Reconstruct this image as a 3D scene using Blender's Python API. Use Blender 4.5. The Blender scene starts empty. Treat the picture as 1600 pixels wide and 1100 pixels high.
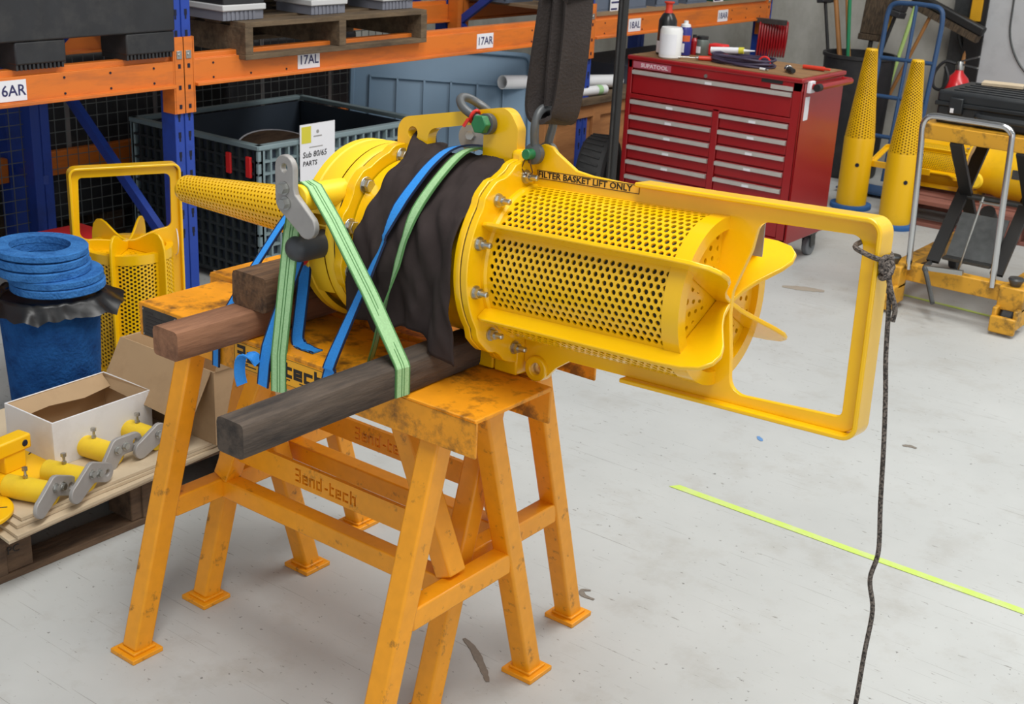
import bpy, bmesh, math, random
from mathutils import Vector, Matrix, geometry, noise
rng = random.Random(11)
scn = bpy.context.scene
COL = scn.collection

# ------------------------------------------------------------------ camera
def make_camera():
    loc = Vector((2.38976, -1.76665, 1.77067)); yaw, pitch, roll, fpx = -0.639734, 0.351602, 0.050673, 2040.635
    cy, sy, cp, sp = math.cos(yaw), math.sin(yaw), math.cos(pitch), math.sin(pitch)
    f = Vector((sy*cp, cy*cp, -sp)); r0 = Vector((cy, -sy, 0)); u0 = r0.cross(f)
    r = math.cos(roll)*r0 + math.sin(roll)*u0; u = -math.sin(roll)*r0 + math.cos(roll)*u0
    cam = bpy.data.cameras.new('camera'); o = bpy.data.objects.new('camera', cam); COL.objects.link(o)
    M = Matrix((r, u, -f)).transposed().to_4x4(); M.translation = loc
    o.matrix_world = M
    cam.sensor_width = 36; cam.lens = fpx/1600*36; cam.clip_start = .05; cam.clip_end = 60
    cam.dof.use_dof = True; cam.dof.focus_distance = 2.95; cam.dof.aperture_fstop = 11.0
    scn.camera = o
make_camera()

# ------------------------------------------------------------------ light
W = bpy.data.worlds.new('world'); scn.world = W; W.use_nodes = True
bg = W.node_tree.nodes['Background']; bg.inputs[0].default_value = (0.92, 0.96, 1.0, 1); bg.inputs[1].default_value = 0.62
def area(name, loc, size, power, target, color=(1, 1, 1)):
    l = bpy.data.lights.new(name, 'AREA'); l.shape = 'RECTANGLE'; l.size, l.size_y = size; l.energy = power; l.color = color
    o = bpy.data.objects.new(name, l); COL.objects.link(o); o.location = loc
    o.rotation_euler = (Vector(target)-Vector(loc)).to_track_quat('-Z', 'Y').to_euler()
    return o
area('rooflight', (1.9, -0.3, 5.3), (1.4, 5.0), 300, (1.6, 0.2, 0), (1, .99, .96))
area('rooflight', (2.9, 4.4, 5.3), (1.4, 5.0), 240, (2.4, 4.4, 0), (1, .99, .96))
area('right_fill', (6.8, -3.5, 2.3), (4.5, 4.2), 60, (0.5, 1.0, .7), (.97, .99, 1))  # added frontal fill from camera right, no door is modelled
scn.view_settings.view_transform = 'Standard'; scn.view_settings.look = 'None'
scn.view_settings.exposure = -0.1; scn.view_settings.gamma = 1.0
scn.view_settings.use_curve_mapping = False

# ------------------------------------------------------------------ materials
def lin(c):
    return tuple((x/12.92 if x <= .04045 else ((x+.055)/1.055)**2.4) for x in c)
def rgb(r, g, b): return lin((r/255, g/255, b/255)) + (1,)
MATS = {}
def mat(name, base, rough=.5, metal=0., dirt=None, dscale=6., damt=.5, dlo=.5, dhi=.7, stretch=(1, 1, 1), bump=0., bscale=40., coat=0., var=0., spec=.5, coords='Object', sheen=0.):
    m = bpy.data.materials.new(name); m.use_nodes = True; nt = m.node_tree; N = nt.nodes; L = nt.links
    p = N['Principled BSDF']; p.inputs['Base Color'].default_value = base; p.inputs['Roughness'].default_value = rough
    p.inputs['Metallic'].default_value = metal; p.inputs['Coat Weight'].default_value = coat; p.inputs['Coat Roughness'].default_value = .12
    p.inputs['Specular IOR Level'].default_value = spec
    if sheen: p.inputs['Sheen Weight'].default_value = sheen
    if dirt or bump or var:
        tc = N.new('ShaderNodeTexCoord'); mp = N.new('ShaderNodeMapping'); mp.inputs['Scale'].default_value = stretch
        L.new(tc.outputs[coords], mp.inputs['Vector'])
    col = None
    if var:
        nz = N.new('ShaderNodeTexNoise'); nz.inputs['Scale'].default_value = dscale*1.7; nz.inputs['Detail'].default_value = 4
        L.new(mp.outputs[0], nz.inputs['Vector'])
        hs = N.new('ShaderNodeHueSaturation'); hs.inputs['Color'].default_value = base
        mr = N.new('ShaderNodeMapRange'); mr.inputs[1].default_value = .3; mr.inputs[2].default_value = .7
        mr.inputs[3].default_value = 1-var; mr.inputs[4].default_value = 1+var
        L.new(nz.outputs['Fac'], mr.inputs[0]); L.new(mr.outputs[0], hs.inputs['Value']); col = hs.outputs[0]
    if dirt:
        nz = N.new('ShaderNodeTexNoise'); nz.inputs['Scale'].default_value = dscale; nz.inputs['Detail'].default_value = 9; nz.inputs['Roughness'].default_value = .68
        L.new(mp.outputs[0], nz.inputs['Vector'])
        rp = N.new('ShaderNodeMapRange'); rp.inputs[1].default_value = dlo; rp.inputs[2].default_value = dhi
        rp.inputs[3].default_value = 0; rp.inputs[4].default_value = damt
        L.new(nz.outputs['Fac'], rp.inputs[0])
        mx = N.new('ShaderNodeMix'); mx.data_type = 'RGBA'; mx.inputs[6].default_value = base; mx.inputs[7].default_value = dirt
        L.new(rp.outputs[0], mx.inputs[0])
        if col is not None: L.new(col, mx.inputs[6])
        col = mx.outputs[2]
    if col is not None: L.new(col, p.inputs['Base Color'])
    if bump:
        bz = N.new('ShaderNodeTexNoise'); bz.inputs['Scale'].default_value = bscale; bz.inputs['Detail'].default_value = 4
        L.new(mp.outputs[0], bz.inputs['Vector'])
        bn = N.new('ShaderNodeBump'); bn.inputs['Strength'].default_value = bump; bn.inputs['Distance'].default_value = .01
        L.new(bz.outputs['Fac'], bn.inputs['Height']); L.new(bn.outputs[0], p.inputs['Normal'])
    MATS[name] = m
    return m
mat('yellow', rgb(243, 190, 6), .26, coat=.35, var=.03, dscale=5, bump=.06, bscale=30, dirt=rgb(196, 140, 14), damt=.25, dlo=.55, dhi=.8)
mat('yellow_satin', rgb(248, 204, 36), .45, var=.02)
mat('yellow_bg', rgb(238, 186, 10), .4, dirt=rgb(150, 105, 20), dscale=5, damt=.35, dlo=.55, dhi=.8)
mat('trestle', rgb(236, 155, 14), .42, dirt=rgb(84, 54, 22), dscale=20, damt=.7, dlo=.585, dhi=.68, var=.05, bump=.05, coat=.1)
mat('trestle_top', rgb(234, 152, 18), .5, dirt=rgb(70, 44, 20), dscale=13, damt=.8, dlo=.5, dhi=.64, var=.08, bump=.08)
mat('jack_yellow', rgb(214, 156, 40), .5, dirt=rgb(80, 60, 30), dscale=14, damt=.8, dlo=.5, dhi=.65)
mat('decal_black', rgb(22, 16, 12), .5)
mat('plaque', rgb(66, 62, 58), .45, metal=.4, var=.2, dscale=30)
mat('plaque_print', rgb(40, 34, 34), .5)
mat('sticker_yellow', rgb(243, 172, 22), .4)
mat('sticker_orange', rgb(240, 182, 60), .45)
mat('steel', rgb(190, 190, 186), .3, metal=1.)
mat('dark_steel', rgb(88, 90, 90), .45, metal=.7, var=.15, dscale=20)
mat('plate_grey', rgb(160, 157, 154), .5, metal=.25, var=.07, dscale=16)
mat('shackle_grey', rgb(92, 94, 95), .45, metal=.35, var=.1, dscale=20)
mat('green_bolt', rgb(34, 112, 66), .4, var=.1, dscale=40)
mat('chrome', rgb(205, 205, 205), .14, metal=1.)
mat('red_tie', rgb(206, 38, 28), .45)
mat('wire', rgb(84, 54, 22), .5, metal=.3)
mat('rubber', rgb(34, 35, 37), .55, var=.1, dscale=10)
mat('bumper', rgb(62, 64, 68), .45, var=.08, dscale=20)
mat('filter_liner', rgb(70, 72, 52), .7, var=.3, dscale=30)
mat('cloth_dark', rgb(54, 46, 45), .95, var=.12, dscale=12, bump=.25, bscale=18, spec=.2)
mat('strap_blue', rgb(44, 142, 228), .65, var=.05, dscale=120, bump=.2, bscale=300)
mat('strap_edge', rgb(18, 34, 70), .7)
mat('strap_green', rgb(158, 200, 146), .7, var=.08, dscale=120, bump=.2, bscale=300)
mat('strap_green_edge', rgb(84, 132, 76), .7)
mat('sling', rgb(58, 52, 50), .9, var=.14, dscale=10, bump=.3, bscale=200, spec=.25)
mat('rope', rgb(112, 102, 94), .9, dirt=rgb(36, 32, 30), dscale=260, damt=.95, dlo=.45, dhi=.55)
mat('timber_dark', rgb(84, 72, 62), .85, dirt=rgb(30, 26, 26), dscale=5, damt=.85, dlo=.42, dhi=.66, stretch=(6, .8, 6), bump=.35, bscale=14)
mat('timber_brown', rgb(146, 102, 74), .8, dirt=rgb(80, 48, 32), dscale=5, damt=.8, dlo=.42, dhi=.7, stretch=(6, .8, 6), bump=.25, bscale=14)
mat('timber_block', rgb(112, 82, 56), .85, dirt=rgb(48, 34, 24), dscale=6, damt=.9, dlo=.4, dhi=.65, stretch=(7, .8, 5), bump=.4, bscale=14)
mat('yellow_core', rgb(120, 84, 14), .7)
# ------------------------------------------------------------------ mesh helpers
def V(*a): return Vector(a)
def basis(ax, up=(0, 0, 1)):
    ax = Vector(ax).normalized(); up = Vector(up)
    if abs(ax.dot(up.normalized())) > .985: up = Vector((1, 0, 0)) if abs(ax.x) < .9 else Vector((0, 1, 0))
    s = up.cross(ax).normalized(); t = ax.cross(s).normalized()
    return ax, s, t      # along, side, up
def smoothpath(pts, n=6, closed=False):
    P = [Vector(p) for p in pts]; out = []
    m = len(P); rngk = m if closed else m-1
    for i in range(rngk):
        p1, p2 = P[i], P[(i+1) % m]
        p0 = P[i-1] if (i > 0 or closed) else p1*2-p2
        p3 = P[(i+2) % m] if (i+2 < m or closed) else p2*2-p1
        for k in range(n):
            t = k/n
            out.append(.5*((2*p1)+(p2-p0)*t+(2*p0-5*p1+4*p2-p3)*t*t+(3*p1-p0-3*p2+p3)*t**3))
    if not closed: out.append(P[-1])
    return out
def rrect(x0, y0, x1, y1, r, n=5):
    out = []
    for cx, cy, a0 in ((x1-r, y0+r, -90), (x1-r, y1-r, 0), (x0+r, y1-r, 90), (x0+r, y0+r, 180)):
        for k in range(n+1):
            a = math.radians(a0+90*k/n); out.append((cx+r*math.cos(a), cy+r*math.sin(a)))
    return out
def circ(cx, cy, r, n=20): return [(cx+r*math.cos(2*math.pi*k/n), cy+r*math.sin(2*math.pi*k/n)) for k in range(n)]
def roundpoly(pts, radii, n=5):
    out = []; m = len(pts)
    for i in range(m):
        p = Vector(pts[i]); a = Vector(pts[i-1])-p; b = Vector(pts[(i+1) % m])-p
        r = radii[i] if isinstance(radii, (list, tuple)) else radii
        if r <= 0: out.append(tuple(p)); continue
        a_, b_ = a.normalized(), b.normalized(); ang = a_.angle(b_)
        d = min(r/math.tan(ang/2), a.length*.48, b.length*.48); rr = d*math.tan(ang/2)
        c = p+(a_+b_).normalized()*(rr/math.sin(ang/2)); s = p+a_*d-c; e = p+b_*d-c
        a0 = math.atan2(s.y, s.x); a1 = math.atan2(e.y, e.x); da = (a1-a0+math.pi) % (2*math.pi)-math.pi
        for k in range(n+1):
            t = a0+da*k/n; out.append((c.x+rr*math.cos(t), c.y+rr*math.sin(t)))
    return out
def plane_m(o, x, y):
    x = Vector(x).normalized(); y = Vector(y); z = x.cross(y).normalized(); y = z.cross(x)
    M = Matrix((x, y, z)).transposed().to_4x4(); M.translation = Vector(o); return M
class MB:
    def __init__(s): s.v = []; s.f = []
    def add(s, vs, fs):
        o = len(s.v); s.v += [tuple(p) for p in vs]; s.f += [tuple(i+o for i in f) for f in fs]; return s
    def box(s, x0, x1, y0, y1, z0, z1, M=None):
        vs = [Vector((x, y, z)) for z in (z0, z1) for y in (y0, y1) for x in (x0, x1)]
        if M: vs = [M @ p for p in vs]
        return s.add(vs, [(0, 2, 3, 1), (4, 5, 7, 6), (0, 1, 5, 4), (2, 6, 7, 3), (0, 4, 6, 2), (1, 3, 7, 5)])
    def bar(s, p0, p1, w, h, up=(0, 0, 1), w1=None, h1=None):
        p0, p1 = Vector(p0), Vector(p1); a, sd, u = basis(p1-p0, up); w1 = w1 or w; h1 = h1 or h
        vs = [p0+sd*i*w/2+u*j*h/2 for i, j in ((-1, -1), (1, -1), (1, 1), (-1, 1))]+[p1+sd*i*w1/2+u*j*h1/2 for i, j in ((-1, -1), (1, -1), (1, 1), (-1, 1))]
        return s.add(vs, [(3, 2, 1, 0), (4, 5, 6, 7), (0, 1, 5, 4), (1, 2, 6, 5), (2, 3, 7, 6), (3, 0, 4, 7)])
    def cyl(s, p0, p1, r0, r1=None, n=20, caps=True):
        r1 = r0 if r1 is None else r1; p0, p1 = Vector(p0), Vector(p1); a, sd, u = basis(p1-p0)
        vs = []
        for p, r in ((p0, r0), (p1, r1)):
            vs += [p+sd*r*math.cos(2*math.pi*k/n)+u*r*math.sin(2*math.pi*k/n) for k in range(n)]
        fs = [(k, (k+1) % n, n+(k+1) % n, n+k) for k in range(n)]
        if caps: fs += [tuple(range(n-1, -1, -1)), tuple(range(n, 2*n))]
        return s.add(vs, fs)
    def lathe(s, prof, o=(0, 0, 0), ax=(0, 0, 1), n=32, a0=0., a1=360., up=(0, 0, 1)):
        o = Vector(o); a, sd, u = basis(ax, up); full = abs(a1-a0) >= 359.9; m = n if full else n+1
        vs = []
        for r, h in prof:
            for k in range(m):
                t = math.radians(a0+(a1-a0)*k/n); vs.append(o+a*h+sd*r*math.cos(t)+u*r*math.sin(t))
        fs = []
        for i in range(len(prof)-1):
            for k in range(n if full else m-1):
                k2 = (k+1) % m; fs.append((i*m+k, i*m+k2, (i+1)*m+k2, (i+1)*m+k))
        if full:
            if prof[0][0] > 1e-6: pass
        return s.add(vs, fs)
    def tube(s, pts, r, n=10, closed=False, up=(0, 0, 1), caps=True):
        P = [Vector(p) for p in pts]; m = len(P); vs = []; prev = None
        for i in range(m):
            if closed: t = P[(i+1) % m]-P[i-1]
            else: t = P[min(i+1, m-1)]-P[max(i-1, 0)]
            t.normalize()
            if prev is None: _, sd, u = basis(t, up)
            else:
                u = prev-t*prev.dot(t); u.normalize(); sd = u.cross(t)
            prev = u; rr = r[i] if isinstance(r, (list, tuple)) else r
            vs += [P[i]+sd*rr*math.cos(2*math.pi*k/n)+u*rr*math.sin(2*math.pi*k/n) for k in range(n)]
        fs = []
        for i in range(m if closed else m-1):
            j = (i+1) % m
            for k in range(n): fs.append((i*n+k, i*n+(k+1) % n, j*n+(k+1) % n, j*n+k))
        if caps and not closed: fs += [tuple(range(n-1, -1, -1)), tuple((m-1)*n+k for k in range(n))]
        return s.add(vs, fs)
    def ribbon(s, pts, wd, w, t=.003):
        """flat strap: wd = list of width directions (or one)"""
        P = [Vector(p) for p in pts]; m = len(P); vs = []
        for i in range(m):
            tg = (P[min(i+1, m-1)]-P[max(i-1, 0)]).normalized()
            d = Vector(wd[i] if isinstance(wd, list) else wd); d = (d-tg*d.dot(tg)).normalized(); nn = tg.cross(d)
            ww = w[i] if isinstance(w, list) else w
            vs += [P[i]+d*a*ww/2+nn*b*t/2 for a, b in ((-1, -1), (1, -1), (1, 1), (-1, 1))]
        fs = [(i*4+k, i*4+(k+1) % 4, i*4+4+(k+1) % 4, i*4+4+k) for i in range(m-1) for k in range(4)]
        fs += [(3, 2, 1, 0), tuple((m-1)*4+k for k in range(4))]
        return s.add(vs, fs)
    def plate(s, outer, holes, M, t):
        """flat plate with holes: 2D outline in XY of M, thickness t along Z (centred)"""
        loops = [outer]+list(holes); vs2 = []; es = []
        for lp in loops:
            b = len(vs2); k = len(lp); vs2 += [Vector((p[0], p[1])) for p in lp]; es += [(b+i, b+(i+1) % k) for i in range(k)]
        r = geometry.delaunay_2d_cdt(vs2, es, [], 0, 1e-7)
        q = r[0]; n = len(q); tri = []
        def inside(x, y):
            c = False
            for lp in loops:
                for i in range(len(lp)):
                    (x0, y0), (x1, y1) = lp[i-1][:2], lp[i][:2]
                    if (y0 > y) != (y1 > y) and x < (x1-x0)*(y-y0)/(y1-y0)+x0: c = not c
            return c
        for f in r[2]:
            if inside(sum(q[i].x for i in f)/3, sum(q[i].y for i in f)/3): tri.append(f)
        vs = [M @ Vector((p.x, p.y, t/2)) for p in q]+[M @ Vector((p.x, p.y, -t/2)) for p in q]
        fs = []
        cnt = {}
        for f in tri:
            ar = sum(q[f[i]].x*q[f[(i+1) % 3]].y-q[f[(i+1) % 3]].x*q[f[i]].y for i in range(3))
            f = list(f) if ar > 0 else list(reversed(f))
            fs.append(tuple(f)); fs.append(tuple(n+i for i in reversed(f)))
            for i in range(3): cnt[(f[i], f[(i+1) % 3])] = 1
        for (a, b) in list(cnt):
            if (b, a) not in cnt: fs.append((a, n+a, n+b, b))
        return s.add(vs, fs)
    def sphere(s, c, r, n=12, sc=(1, 1, 1)):
        c = Vector(c); vs = []; m = n//2+1
        for i in range(m):
            a = math.pi*i/(m-1)
            for k in range(n):
                b = 2*math.pi*k/n; vs.append(c+Vector((r*sc[0]*math.sin(a)*math.cos(b), r*sc[1]*math.sin(a)*math.sin(b), r*sc[2]*math.cos(a))))
        fs = [(i*n+k, (i+1)*n+k, (i+1)*n+(k+1) % n, i*n+(k+1) % n) for i in range(m-1) for k in range(n)]
        return s.add(vs, fs)
    def grid(s, rows):
        m = len(rows[0]); vs = [p for r in rows for p in r]
        return s.add(vs, [(i*m+k, i*m+k+1, (i+1)*m+k+1, (i+1)*m+k) for i in range(len(rows)-1) for k in range(m-1)])
    def xf(s, M): s.v = [tuple(M @ Vector(p)) for p in s.v]; return s
    def mesh(s, name, merge=True, sharp=32):
        me = bpy.data.meshes.new(name); me.from_pydata(s.v, [], s.f); me.update()
        bm = bmesh.new(); bm.from_mesh(me)
        if merge: bmesh.ops.remove_doubles(bm, verts=bm.verts, dist=1e-5)
        bmesh.ops.recalc_face_normals(bm, faces=bm.faces)
        bm.to_mesh(me); bm.free()
        me.polygons.foreach_set('use_smooth', [True]*len(me.polygons)); me.set_sharp_from_angle(angle=math.radians(sharp))
        return me
    def build(s, name, m, parent=None, bevel=0., merge=True, sharp=32, label=None, seg=2):
        return obj(name, s.mesh(name, merge, sharp), m, parent, bevel, label, seg)
def obj(name, me, m, parent=None, bevel=0., label=None, seg=2):
    if m and not me.materials: me.materials.append(MATS[m] if isinstance(m, str) else m)
    o = bpy.data.objects.new(name, me); COL.objects.link(o)
    if parent is not None: o.parent = parent
    if bevel:
        b = o.modifiers.new('bevel', 'BEVEL'); b.width = bevel; b.segments = seg; b.limit_method = 'ANGLE'; b.angle_limit = math.radians(40)
    if label: o['label'] = label
    return o
def tag(o, label, cat, group=None, kind=None):
    o['label'] = label; o['category'] = cat
    if group: o['group'] = group
    if kind: o['kind'] = kind
    return o
def struct(o, label=None): 
    o['kind'] = 'structure'
    if label: o['label'] = label
    return o
def thing(name, label, cat, loc=(0, 0, 0), rotz=0., group=None, M=None):
    o = bpy.data.objects.new(name, None); COL.objects.link(o); o.empty_display_size = .05
    if M is not None: o.matrix_world = M
    else: o.location = loc; o.rotation_euler = (0, 0, rotz)
    return tag(o, label, cat, group)
def copy_tree(o, parent=None):
    c = o.copy(); COL.objects.link(c); c.parent = parent
    for ch in [x for x in CH.get(o, [])]: copy_tree(ch, c)
    return c
CH = {}
def index_children():
    CH.clear()
    for o in COL.objects:
        if o.parent is not None: CH.setdefault(o.parent, []).append(o)
def textmesh(body, size, M, ext=.0006, spacing=1., bold=0., sx=1., align='LEFT', shear=0.):
    cu = bpy.data.curves.new('t', 'FONT'); cu.body = body; cu.size = size; cu.extrude = ext; cu.offset = bold; cu.space_character = spacing
    cu.align_x = align; cu.align_y = 'CENTER'; cu.resolution_u = 2; cu.shear = shear
    o = bpy.data.objects.new('t', cu); COL.objects.link(o); dg = bpy.context.evaluated_depsgraph_get(); dg.update()
    me = bpy.data.meshes.new_from_object(o.evaluated_get(dg)); bpy.data.objects.remove(o); bpy.data.curves.remove(cu)
    me.transform(M @ Matrix.Diagonal((sx, 1, 1, 1))); me.materials.clear(); return me
def text(name, body, size, M, m, parent=None, **k):
    return obj(name, textmesh(body, size, M, **k), m, parent)
def perf(fn, ncol, nrow, pu, pv, hr, depth=.004, fit=None, nseg=8):
    """perforated sheet: staggered holes; fn(U,V,d) -> point, d = inward depth.  U in [0,ncol*pu], V in [0,nrow*pv]"""
    mb = MB(); wall = MB()
    for j in range(nrow):
        v = (j+.5)*pv; off = .5 if j % 2 else 0.
        us = [(i+.5+off)*pu for i in range(ncol-(1 if off else 0))]
        if off:
            for ua, ub in ((0, .5*pu), ((ncol-.5)*pu, ncol*pu)):
                mb.add([fn(ua, v-pv/2, 0), fn(ub, v-pv/2, 0), fn(ub, v+pv/2, 0), fn(ua, v+pv/2, 0)], [(0, 1, 2, 3)])
        for u in us:
            out = []
            for k in range(8):
                a = math.pi/4*k; c, sn = math.cos(a), math.sin(a); c = round(c*1.2); sn = round(sn*1.2)
                out.append((u+c*pu/2, v+sn*pv/2))
            inn = [(u+hr*math.cos(math.pi/4*k), v+hr*math.sin(math.pi/4*k)) for k in range(8)]
            if fit and not fit(u, v):
                mb.add([fn(*p, 0) for p in out], [tuple(range(8))]); continue
            mb.add([fn(*p, 0) for p in out]+[fn(*p, 0) for p in inn], [(k, (k+1) % 8, 8+(k+1) % 8, 8+k) for k in range(8)])
            wall.add([fn(*p, 0) for p in inn]+[fn(*p, depth) for p in inn], [(k, (k+1) % 8, 8+(k+1) % 8, 8+k) for k in range(8)])
    return mb, wall
def perf_mesh(name, mb, wall, m):
    a = mb.mesh(name, True, 40); b = wall.mesh(name+'_wall', False, 40)
    bm = bmesh.new(); bm.from_mesh(a); bm.from_mesh(b); bm.to_mesh(a); bm.free(); bpy.data.meshes.remove(b)
    a.polygons.foreach_set('use_smooth', [True]*len(a.polygons)); a.set_sharp_from_angle(angle=math.radians(45))
    a.materials.append(MATS[m]); return a
def hexbolt(mb, p, ax, r=.011, h=.009, stud=.0, washer=True):
    p = Vector(p); ax = Vector(ax).normalized()
    if washer: mb.cyl(p, p+ax*.003, r*1.45, n=16)
    mb.cyl(p+ax*.002, p+ax*(.003+h), r*1.1, n=6)
    if stud: mb.cyl(p+ax*(.003+h), p+ax*(.003+h+stud), r*.62, n=12); mb.cyl(p+ax*(.003+h+stud), p+ax*(.005+h+stud), r*.62, r*.4, n=12)
# ------------------------------------------------------------------ setting
def floor_mat():
    m = bpy.data.materials.new('floor_concrete'); m.use_nodes = True; nt = m.node_tree; N = nt.nodes; L = nt.links
    p = N['Principled BSDF']; p.inputs['Roughness'].default_value = .52; p.inputs['Specular IOR Level'].default_value = .35
    tc = N.new('ShaderNodeTexCoord')
    def nz(scale, det, rough=.6, mp=None):
        n = N.new('ShaderNodeTexNoise'); n.inputs['Scale'].default_value = scale; n.inputs['Detail'].default_value = det; n.inputs['Roughness'].default_value = rough
        if mp:
            q = N.new('ShaderNodeMapping'); q.inputs['Rotation'].default_value = (0, 0, mp[0]); q.inputs['Scale'].default_value = mp[1]
            L.new(tc.outputs['Object'], q.inputs[0]); L.new(q.outputs[0], n.inputs['Vector'])
        else: L.new(tc.outputs['Object'], n.inputs['Vector'])
        return n
    def mr(src, a, b, c, d):
        x = N.new('ShaderNodeMapRange'); x.inputs[1].default_value = a; x.inputs[2].default_value = b; x.inputs[3].default_value = c; x.inputs[4].default_value = d
        L.new(src.outputs[0], x.inputs[0]); return x
    def mix(fac, a, b):
        x = N.new('ShaderNodeMix'); x.data_type = 'RGBA'; L.new(fac.outputs[0], x.inputs[0])
        for i, c in ((6, a), (7, b)):
            if isinstance(c, tuple): x.inputs[i].default_value = c
            else: L.new(c.outputs[2], x.inputs[i])
        return x
    c = mix(mr(nz(1.1, 6), .3, .7, 0, 1), rgb(176, 178, 176), rgb(191, 193, 191))
    c = mix(mr(nz(4, 8, .7), .52, .78, 0, .5), c, rgb(150, 143, 132))
    c = mix(mr(nz(22, 4, .6, (.5, (1, 3.5, 1))), .66, .70, 0, .6), c, rgb(105, 98, 90))
    c = mix(mr(nz(60, 3, .5), .70, .72, 0, .65), c, rgb(88, 84, 80))
    c = mix(mr(nz(9, 3, .5, (1.1, (.35, 22, 1))), .69, .705, 0, .5), c, rgb(110, 106, 102))
    c = mix(mr(nz(7, 3, .5, (-.6, (.3, 25, 1))), .70, .715, 0, .5), c, rgb(120, 116, 112))
    L.new(c.outputs[2], p.inputs['Base Color'])
    b = N.new('ShaderNodeBump'); b.inputs['Strength'].default_value = .06; b.inputs['Distance'].default_value = .01
    L.new(nz(18, 6).outputs[0], b.inputs['Height']); L.new(b.outputs[0], p.inputs['Normal'])
    MATS['floor'] = m
floor_mat()
mat('wall_concrete', rgb(186, 184, 176), .9, dirt=rgb(120, 114, 98), dscale=1.6, damt=.8, dlo=.42, dhi=.7, var=.08, bump=.1, bscale=10, stretch=(1, 1, .6))
mat('wall_white', rgb(186, 188, 190), .85, dirt=rgb(140, 140, 142), dscale=5, damt=.5, dlo=.5, dhi=.75, bump=.12, bscale=14)
mat('line_green', rgb(192, 216, 100), .6, dirt=rgb(200, 204, 170), dscale=14, damt=.7, dlo=.45, dhi=.7)
mat('stain', rgb(126, 118, 108), .8, var=.1, dscale=30)
mat('stain_pale', rgb(160, 150, 136), .8, var=.06, dscale=12)
mat('blue_tape', rgb(96, 140, 190), .6)
struct(MB().box(-6, 7, -5, 7.4, -.06, 0).build('floor', 'floor'), 'pale grey sealed concrete workshop floor with scuffs')
struct(MB().box(-6, 2.4, 7.0, 7.3, 0, 4).build('wall_back', 'wall_concrete'), 'stained grey concrete panel wall behind the brooms')
struct(MB().box(-4.6, -4.4, -3, 7.0, 0, 4).build('wall_left', 'wall_concrete'), 'dim concrete wall behind the racking')
struct(MB().box(-6, 7, -5, 7.4, 5.6, 5.7).build('ceiling', 'wall_white'), 'workshop roof lining')
struct(MB().box(-.02, .62, 6.93, 6.998, 0, 3.2).build('trim_1', 'wall_concrete'))
def flat(name, pts, m, z=.0015, t=.0012):
    mb = MB(); mb.plate(pts, [], plane_m((0, 0, z), (1, 0, 0), (0, 1, 0)), t); return mb.build(name, m)
struct(flat('trim_2', [(.60, 1.492), (1.2, 1.483), (3.2, 1.466), (3.2, 1.494), (1.2, 1.511), (.62, 1.522)], 'line_green'), 'bright lime green painted line across the floor')
struct(flat('trim_3', [(.30, 4.02), (.9, 3.99), (1.5, 3.97), (1.5, 3.995), (.9, 4.015), (.30, 4.045)], 'line_green'), 'faded lime green painted line near the lift trolley')
def worm(name, pts, w, m, label):
    P = smoothpath([(x, y, .002) for x, y in pts], 6); L_ = []; R_ = []
    for i, p in enumerate(P):
        t = (P[min(i+1, len(P)-1)]-P[max(i-1, 0)]).normalized(); n = Vector((-t.y, t.x, 0)); k = w*(.35+.65*math.sin(math.pi*min(1, max(0, (i+.6)/len(P)))))*rng.uniform(.8, 1.15)
        L_.append((p+n*k).to_2d()); R_.append((p-n*k).to_2d())
    o = flat(name, [tuple(p) for p in L_]+[tuple(p) for p in reversed(R_)], m, .0013, .001); o['label'] = label; o['kind'] = 'structure'; return o
worm('trim_4', [(.672, .404), (.72, .383), (.788, .335), (.83, .30)], .010, 'stain', 'curved grey smear on the floor between the trestle feet')
worm('trim_5', [(.775, .805), (.758, .79), (.774, .772), (.808, .772)], .008, 'stain', 'hooked grey smear on the floor beside a trestle foot')
worm('trim_6', [(.622, 2.042), (.636, 2.028), (.65, 2.015)], .009, 'blue_tape', 'scrap of pale blue tape on the open floor')
worm('trim_7', [(1.025, 2.322), (1.045, 2.335), (1.07, 2.333)], .010, 'stain', 'small dark scuff on the floor beyond the hanging rope')
worm('trim_8', [(-.13, 3.725), (-.04, 3.765), (.05, 3.80)], .035, 'stain_pale', 'faint brown oil stain on the floor in front of the red chest')

# ------------------------------------------------------------------ trestles
TW, TH, TFH, TA, TS = .243, .805, .08, .131, .155
def stencil(body, w, h, t, g, sp):
    """square stencil letters as rectangles (x0, y0, x1, y1); g = gap left as a bridge between strokes"""
    out = []; x = 0.; H = h*1.42; m = (h-t)/2
    for ch in body:
        L0, L1, R0, R1 = x, x+t, x+w-t, x+w; T = lambda top: (x+t+g, top-t, x+w-t-g, top)
        bars = {'3': [(x, H-t, R0-g, H), (x, H/2-t/2, R0-g, H/2+t/2), (x, 0, R0-g, t), (R0, 0, R1, H/2-g), (R0, H/2+g, R1, H)],
                'e': [(L0, 0, L1, h), T(h), (L1+g, m, R0-g, m+t), (L1+g, 0, R1, t), (R0, m, R1, h)],
                'n': [(L0, 0, L1, h), T(h), (R0, 0, R1, h)], 'd': [(R0, 0, R1, H), (L0, 0, L1, h), T(h), (L1+g, 0, R0-g, t)],
                '-': [(x+.2*w, m, x+.8*w, m+t)], 't': [(L0, 0, L1, H*.95), (L1+g, h-t, x+.8*w, h), (L1+g, 0, x+.8*w, t)],
                'c': [(L0, 0, L1, h), (L1+g, h-t, R1, h), (L1+g, 0, R1, t)], 'h': [(L0, 0, L1, H), T(h), (R0, 0, R1, h)]}[ch]
        out += bars; x += w*(.8 if ch in '-t' else 1)+sp
    return out
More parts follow.
